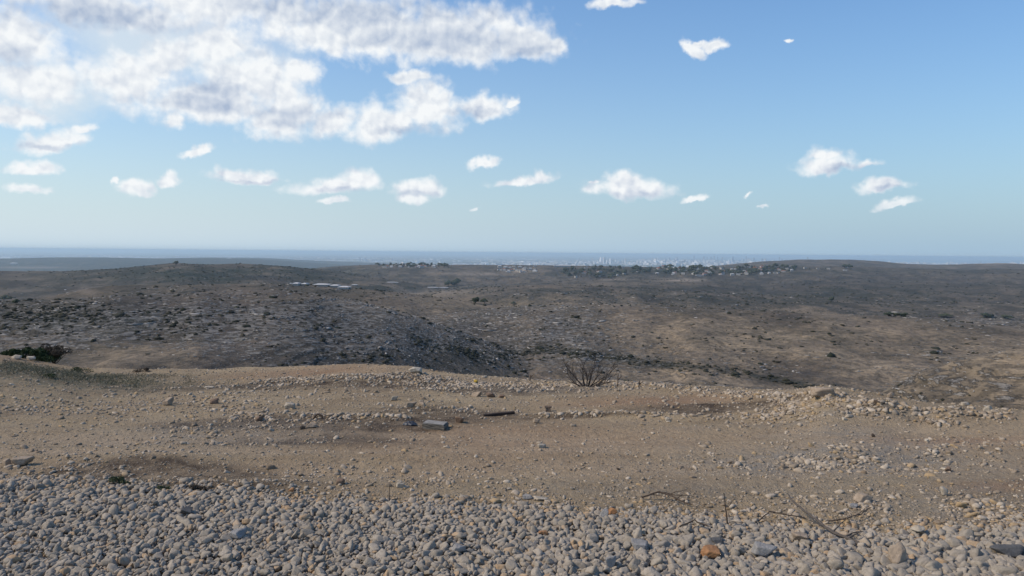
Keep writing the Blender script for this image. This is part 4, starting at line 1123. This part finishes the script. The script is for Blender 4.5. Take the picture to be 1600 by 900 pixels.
def house_proto(kind):
    bm = bmesh.new(); bmesh.ops.create_cube(bm, size=1)
    for v in bm.verts: v.co = Vector((v.co.x * 12, v.co.y * 9, (v.co.z + .5) * 6.2 - .8))
    w = bpy.data.meshes.new('wall'); bm.to_mesh(w); bm.free(); w.materials.append(M_WALL)
    bm = bmesh.new()
    if kind:      # hipped roof
        b = [bm.verts.new(p) for p in ((-6.6, -5.1, 5.4), (6.6, -5.1, 5.4), (6.6, 5.1, 5.4), (-6.6, 5.1, 5.4), (-3, 0, 8.2), (3, 0, 8.2))]
        for f in ((0, 1, 5, 4), (1, 2, 5), (2, 3, 4, 5), (3, 0, 4), (3, 2, 1, 0)): bm.faces.new([b[i] for i in f])
    else:
        bmesh.ops.create_cube(bm, size=1)
        for v in bm.verts: v.co = Vector((v.co.x * 12.6, v.co.y * 9.6, v.co.z * .7 + 5.76))
    rf = bpy.data.meshes.new('roof'); bm.to_mesh(rf); bm.free(); rf.materials.append(M_ROOF[1 if kind == 1 else (0 if kind == 0 else 2)])
    bm = bmesh.new(); bmesh.ops.create_cube(bm, size=1)
    for v in bm.verts: v.co = Vector((v.co.x * 1.4, v.co.y * .1, v.co.z * 1.3))
    wn = bpy.data.meshes.new('window'); bm.to_mesh(wn); bm.free(); wn.materials.append(M_PLAST)
    return w, rf, wn
HP = [house_proto(0), house_proto(1), house_proto(2)]
def house(px, py, sc_, label, group, kind, name='house', cat='house', windows=True, stretch=(1, 1, 1), yaw=None):
    X, Y, Z, r = ground_hit(px, py, 60, 12000)
    o = link(name, None, label=label, category=cat, group=group); o.location = (X, Y, Z); o.rotation_euler = (0, 0, gv.uniform(-.5, .5) if yaw is None else yaw)
    o.scale = (sc_ * stretch[0], sc_ * stretch[1], sc_ * stretch[2])
    w, rf, wn = HP[kind]
    link('wall', w, o); link('roof', rf, o)
    if windows:
        for wx in (-3.6, 0, 3.6):
            c = link('window', wn, o); c.location = (wx, -4.53, 3.2)
    return o
n_h = 0
for _ in range(170):
    px = gv.choice([gv.uniform(900, 1330), gv.uniform(1040, 1240), gv.uniform(1040, 1230), gv.uniform(600, 690), gv.uniform(780, 840)])
    t0_, b0_ = village_y(px)
    py = gv.uniform(t0_ + .5, b0_ + 1)
    if 780 <= px <= 840: py = gv.uniform(417, 426)
    kd_ = gv.choice((0, 0, 1, 2)); rc_ = ('grey roofed', 'red roofed', 'white roofed')[kd_]
    if px < 700: lb, gp = '%s house among the skyline trees left of centre' % rc_, rc_ + ' houses of the left skyline row'
    elif px < 880: lb, gp = '%s house beside the bright quarry patch on the ridge' % rc_, rc_ + ' houses by the quarry patch'
    else:
        fr_ = (py - t0_) / (b0_ - t0_); row = 'near the skyline' if fr_ < .5 else 'on the lower slope'
        part_ = 'western end' if px < 1000 else ('west half' if px < 1080 else ('middle' if px < 1160 else ('east half' if px < 1240 else 'thin eastern end')))
        lb, gp = '%s house %s, %s of the ridge village' % (rc_, row, part_), '%s houses %s, %s of the village' % (rc_, row, part_)
    house(px, py, gv.uniform(.5, .95), lb, gp, kd_, stretch=(gv.uniform(.8, 1.4), 1, gv.uniform(.7, 1.1)))
# long white building on the ridge
house(880, 417, 1.0, 'long low white building on the ridge skyline right of centre', None, 2, 'warehouse', 'warehouse', False, (5.5, 2.2, .9), 0)
# sheds of the valley farm
for k, (px, py, wpx, lb) in enumerate(((455, 444, 7, 'small white shed, first from the left at the valley farm'), (464, 445.5, 10, 'pale shed, second from the left at the valley farm'), (477, 446, 8, 'grey roofed shed, third from the left at the valley farm'),
        (503, 447, 26, 'long white roofed shed at the valley farm, left of the brightest one'), (524, 448.5, 14, 'white roofed shed in the middle of the valley farm'), (538, 451, 18, 'brightest white shed at the right end of the valley farm row'), (554, 446, 10, 'detached pale shed right of the valley farm row'), (612, 442, 22, 'long pale shed standing alone on the dark slope'), (676, 450, 20, 'thin pale greenhouse in the fields, left one'), (693, 450, 16, 'thin pale greenhouse in the fields, right one'))):
    X, Y, Z, r = ground_hit(px, py, 60, 6000)
    s_ = wpx * r / F
    o = house(px, py, 1.0, lb, None, 2, 'shed', 'shed', False, (s_ / 12.6 * .9, 1.3, .26), 0)
# single white specks on the left ridges
for px, py, lb in ((22, 413, 'white building on the blue ridge at the far left'), (102, 453.5, 'small white hut on the left slope'), (178, 397.5, 'long white building on the plain at the left'), (358, 403, 'white building on the far left ridge top')):
    house(px, py, .22 if py > 440 else 3.0, lb, None, 2, 'building', 'building', False, (1, 1, .8) if py > 440 else (1.6, 1, .6), 0)
# the city on the coast
M_CITY = mat_stone('city_block', (.42, .40, .38, 1), (.90, .88, .86, 1), (.25, .25, .27, 1), .004, .1, False)
gc = np.random.default_rng(91)
cube = np.array([(-1, -1, 0), (1, -1, 0), (1, 1, 0), (-1, 1, 0), (-1, -1, 1), (1, -1, 1), (1, 1, 1), (-1, 1, 1)], float)
cubef = np.array([(3, 2, 1, 0), (4, 5, 6, 7), (0, 1, 5, 4), (1, 2, 6, 5), (2, 3, 7, 6), (3, 0, 4, 7)])
def town(n, pxa, pxb, ra, rb, hh, ww, clump):
    px = gc.uniform(pxa, pxb, n); a, _ = azel(px, np.full(n, 400.0)); r = np.exp(gc.uniform(math.log(ra), math.log(rb), n))
    x, y = np.sin(a) * r, np.cos(a) * r
    k = gc.random(n) < np.clip(.15 + clump * fbm(x, y, 2500, 3, .6, 95), .02, 1)
    x, y, r = x[k], y[k], r[k]; n = len(x)
    return np.stack([x, y, np.full(n, -220.0)], -1), np.stack([ww * np.exp(gc.normal(0, .5, n)), np.full(n, 15.0), hh * np.exp(gc.normal(0, .45, n))], -1)
T = [town(16000, 1000, 1700, 15500, 24000, 34, 32, 2.2), town(9000, 780, 1700, 13000, 19000, 15, 55, 2.0), town(6000, -100, 1000, 13500, 30000, 13, 60, 1.6), town(900, 900, 1300, 14500, 22000, 55, 18, 2.0)]
pos = np.concatenate([a for a, _ in T]); scl = np.concatenate([b for _, b in T]); n = len(pos)
me_o = scatter('distant_city', [(cube, cubef)], pos, quat_mats(gc, n, 0.0), scl, M_CITY, dict(tint=gc.random(n) ** .8, warm=gc.random(n)), gc, kind='stuff', label='pale city and towns spread over the hazy coastal plain', category='city')
me_o.data.polygons.foreach_set('use_smooth', np.zeros(len(me_o.data.polygons), dtype=bool))
# towers that stand out
M_TWR = mat_simple('tower_facade', (.30, .33, .37, 1), .5, .4, .02, .2)
def tower_proto(kind):
    bm = bmesh.new()
    def box(w, d, z0_, z1_):
        r_ = bmesh.ops.create_cube(bm, size=1)
        for v in r_['verts']: v.co = Vector((v.co.x * w, v.co.y * d, z0_ + (v.co.z + .5) * (z1_ - z0_)))
    box(.34, .30, 0, .9 if kind else .97)
    if kind == 0: box(.5, .5, 0, .12); box(.2, .2, .97, 1.0)
    if kind == 1: box(.2, .2, .9, .97); box(.04, .04, .97, 1.12)
    if kind == 2: box(.26, .22, .9, 1.0); box(.6, .4, 0, .07)
    me = bpy.data.meshes.new('tower'); bm.to_mesh(me); bm.free(); me.materials.append(M_TWR)
    return me
TP = [tower_proto(i) for i in range(3)]
gt = random.Random(44)
tw_ = [1040, 1046, 1058, 1100, 1103, 1111, 1113, 1121, 1127, 1129, 1144, 1147, 1163, 1166, 1178, 1193, 1197, 1222, 1226, 1262] + [gt.uniform(1080, 1240) for _ in range(14)] + [1345, 1350, 1354, 1358, 1362, 1366, 1375, 1380, 1388, 1436, 1440, 1530, 1533, 1558, 1566, 562, 571]
for px in tw_:
    a, _ = azel(px, 400.0); a = float(a)
    r = gt.uniform(19500, 24500) if 1000 < px < 1300 else gt.uniform(17000, 22000)
    h = gt.uniform(75, 190) if px < 1300 else gt.uniform(60, 130)
    if px < 700: h = 90
    tall = 'tall' if h > 140 else ('mid height' if h > 105 else 'low')
    if px < 700: lb = 'hazy tower on the plain above the left skyline trees'; gp = 'far left towers'
    elif px < 1300:
        sec = 'left end' if px < 1090 else ('left half' if px < 1150 else ('right half' if px < 1205 else 'right end'))
        lb = '%s hazy tower at the %s of the distant city skyline' % (tall, sec); gp = '%s city towers, %s' % (tall, sec)
    else:
        sec = 'just right of the low hill top' if px < 1400 else ('between the two low right hills' if px < 1500 else 'near the right edge')
        lb = '%s pale tower block %s' % (tall, sec); gp = '%s tower blocks %s' % (tall, sec)
    o = link('skyscraper', TP[gt.randrange(3)], label=lb, category='skyscraper', group=gp)
    o.location = (math.sin(a) * r, math.cos(a) * r, -220); w_ = gt.uniform(55, 95); o.scale = (w_, w_, h); o.rotation_euler = (0, 0, gt.uniform(-.5, .5))
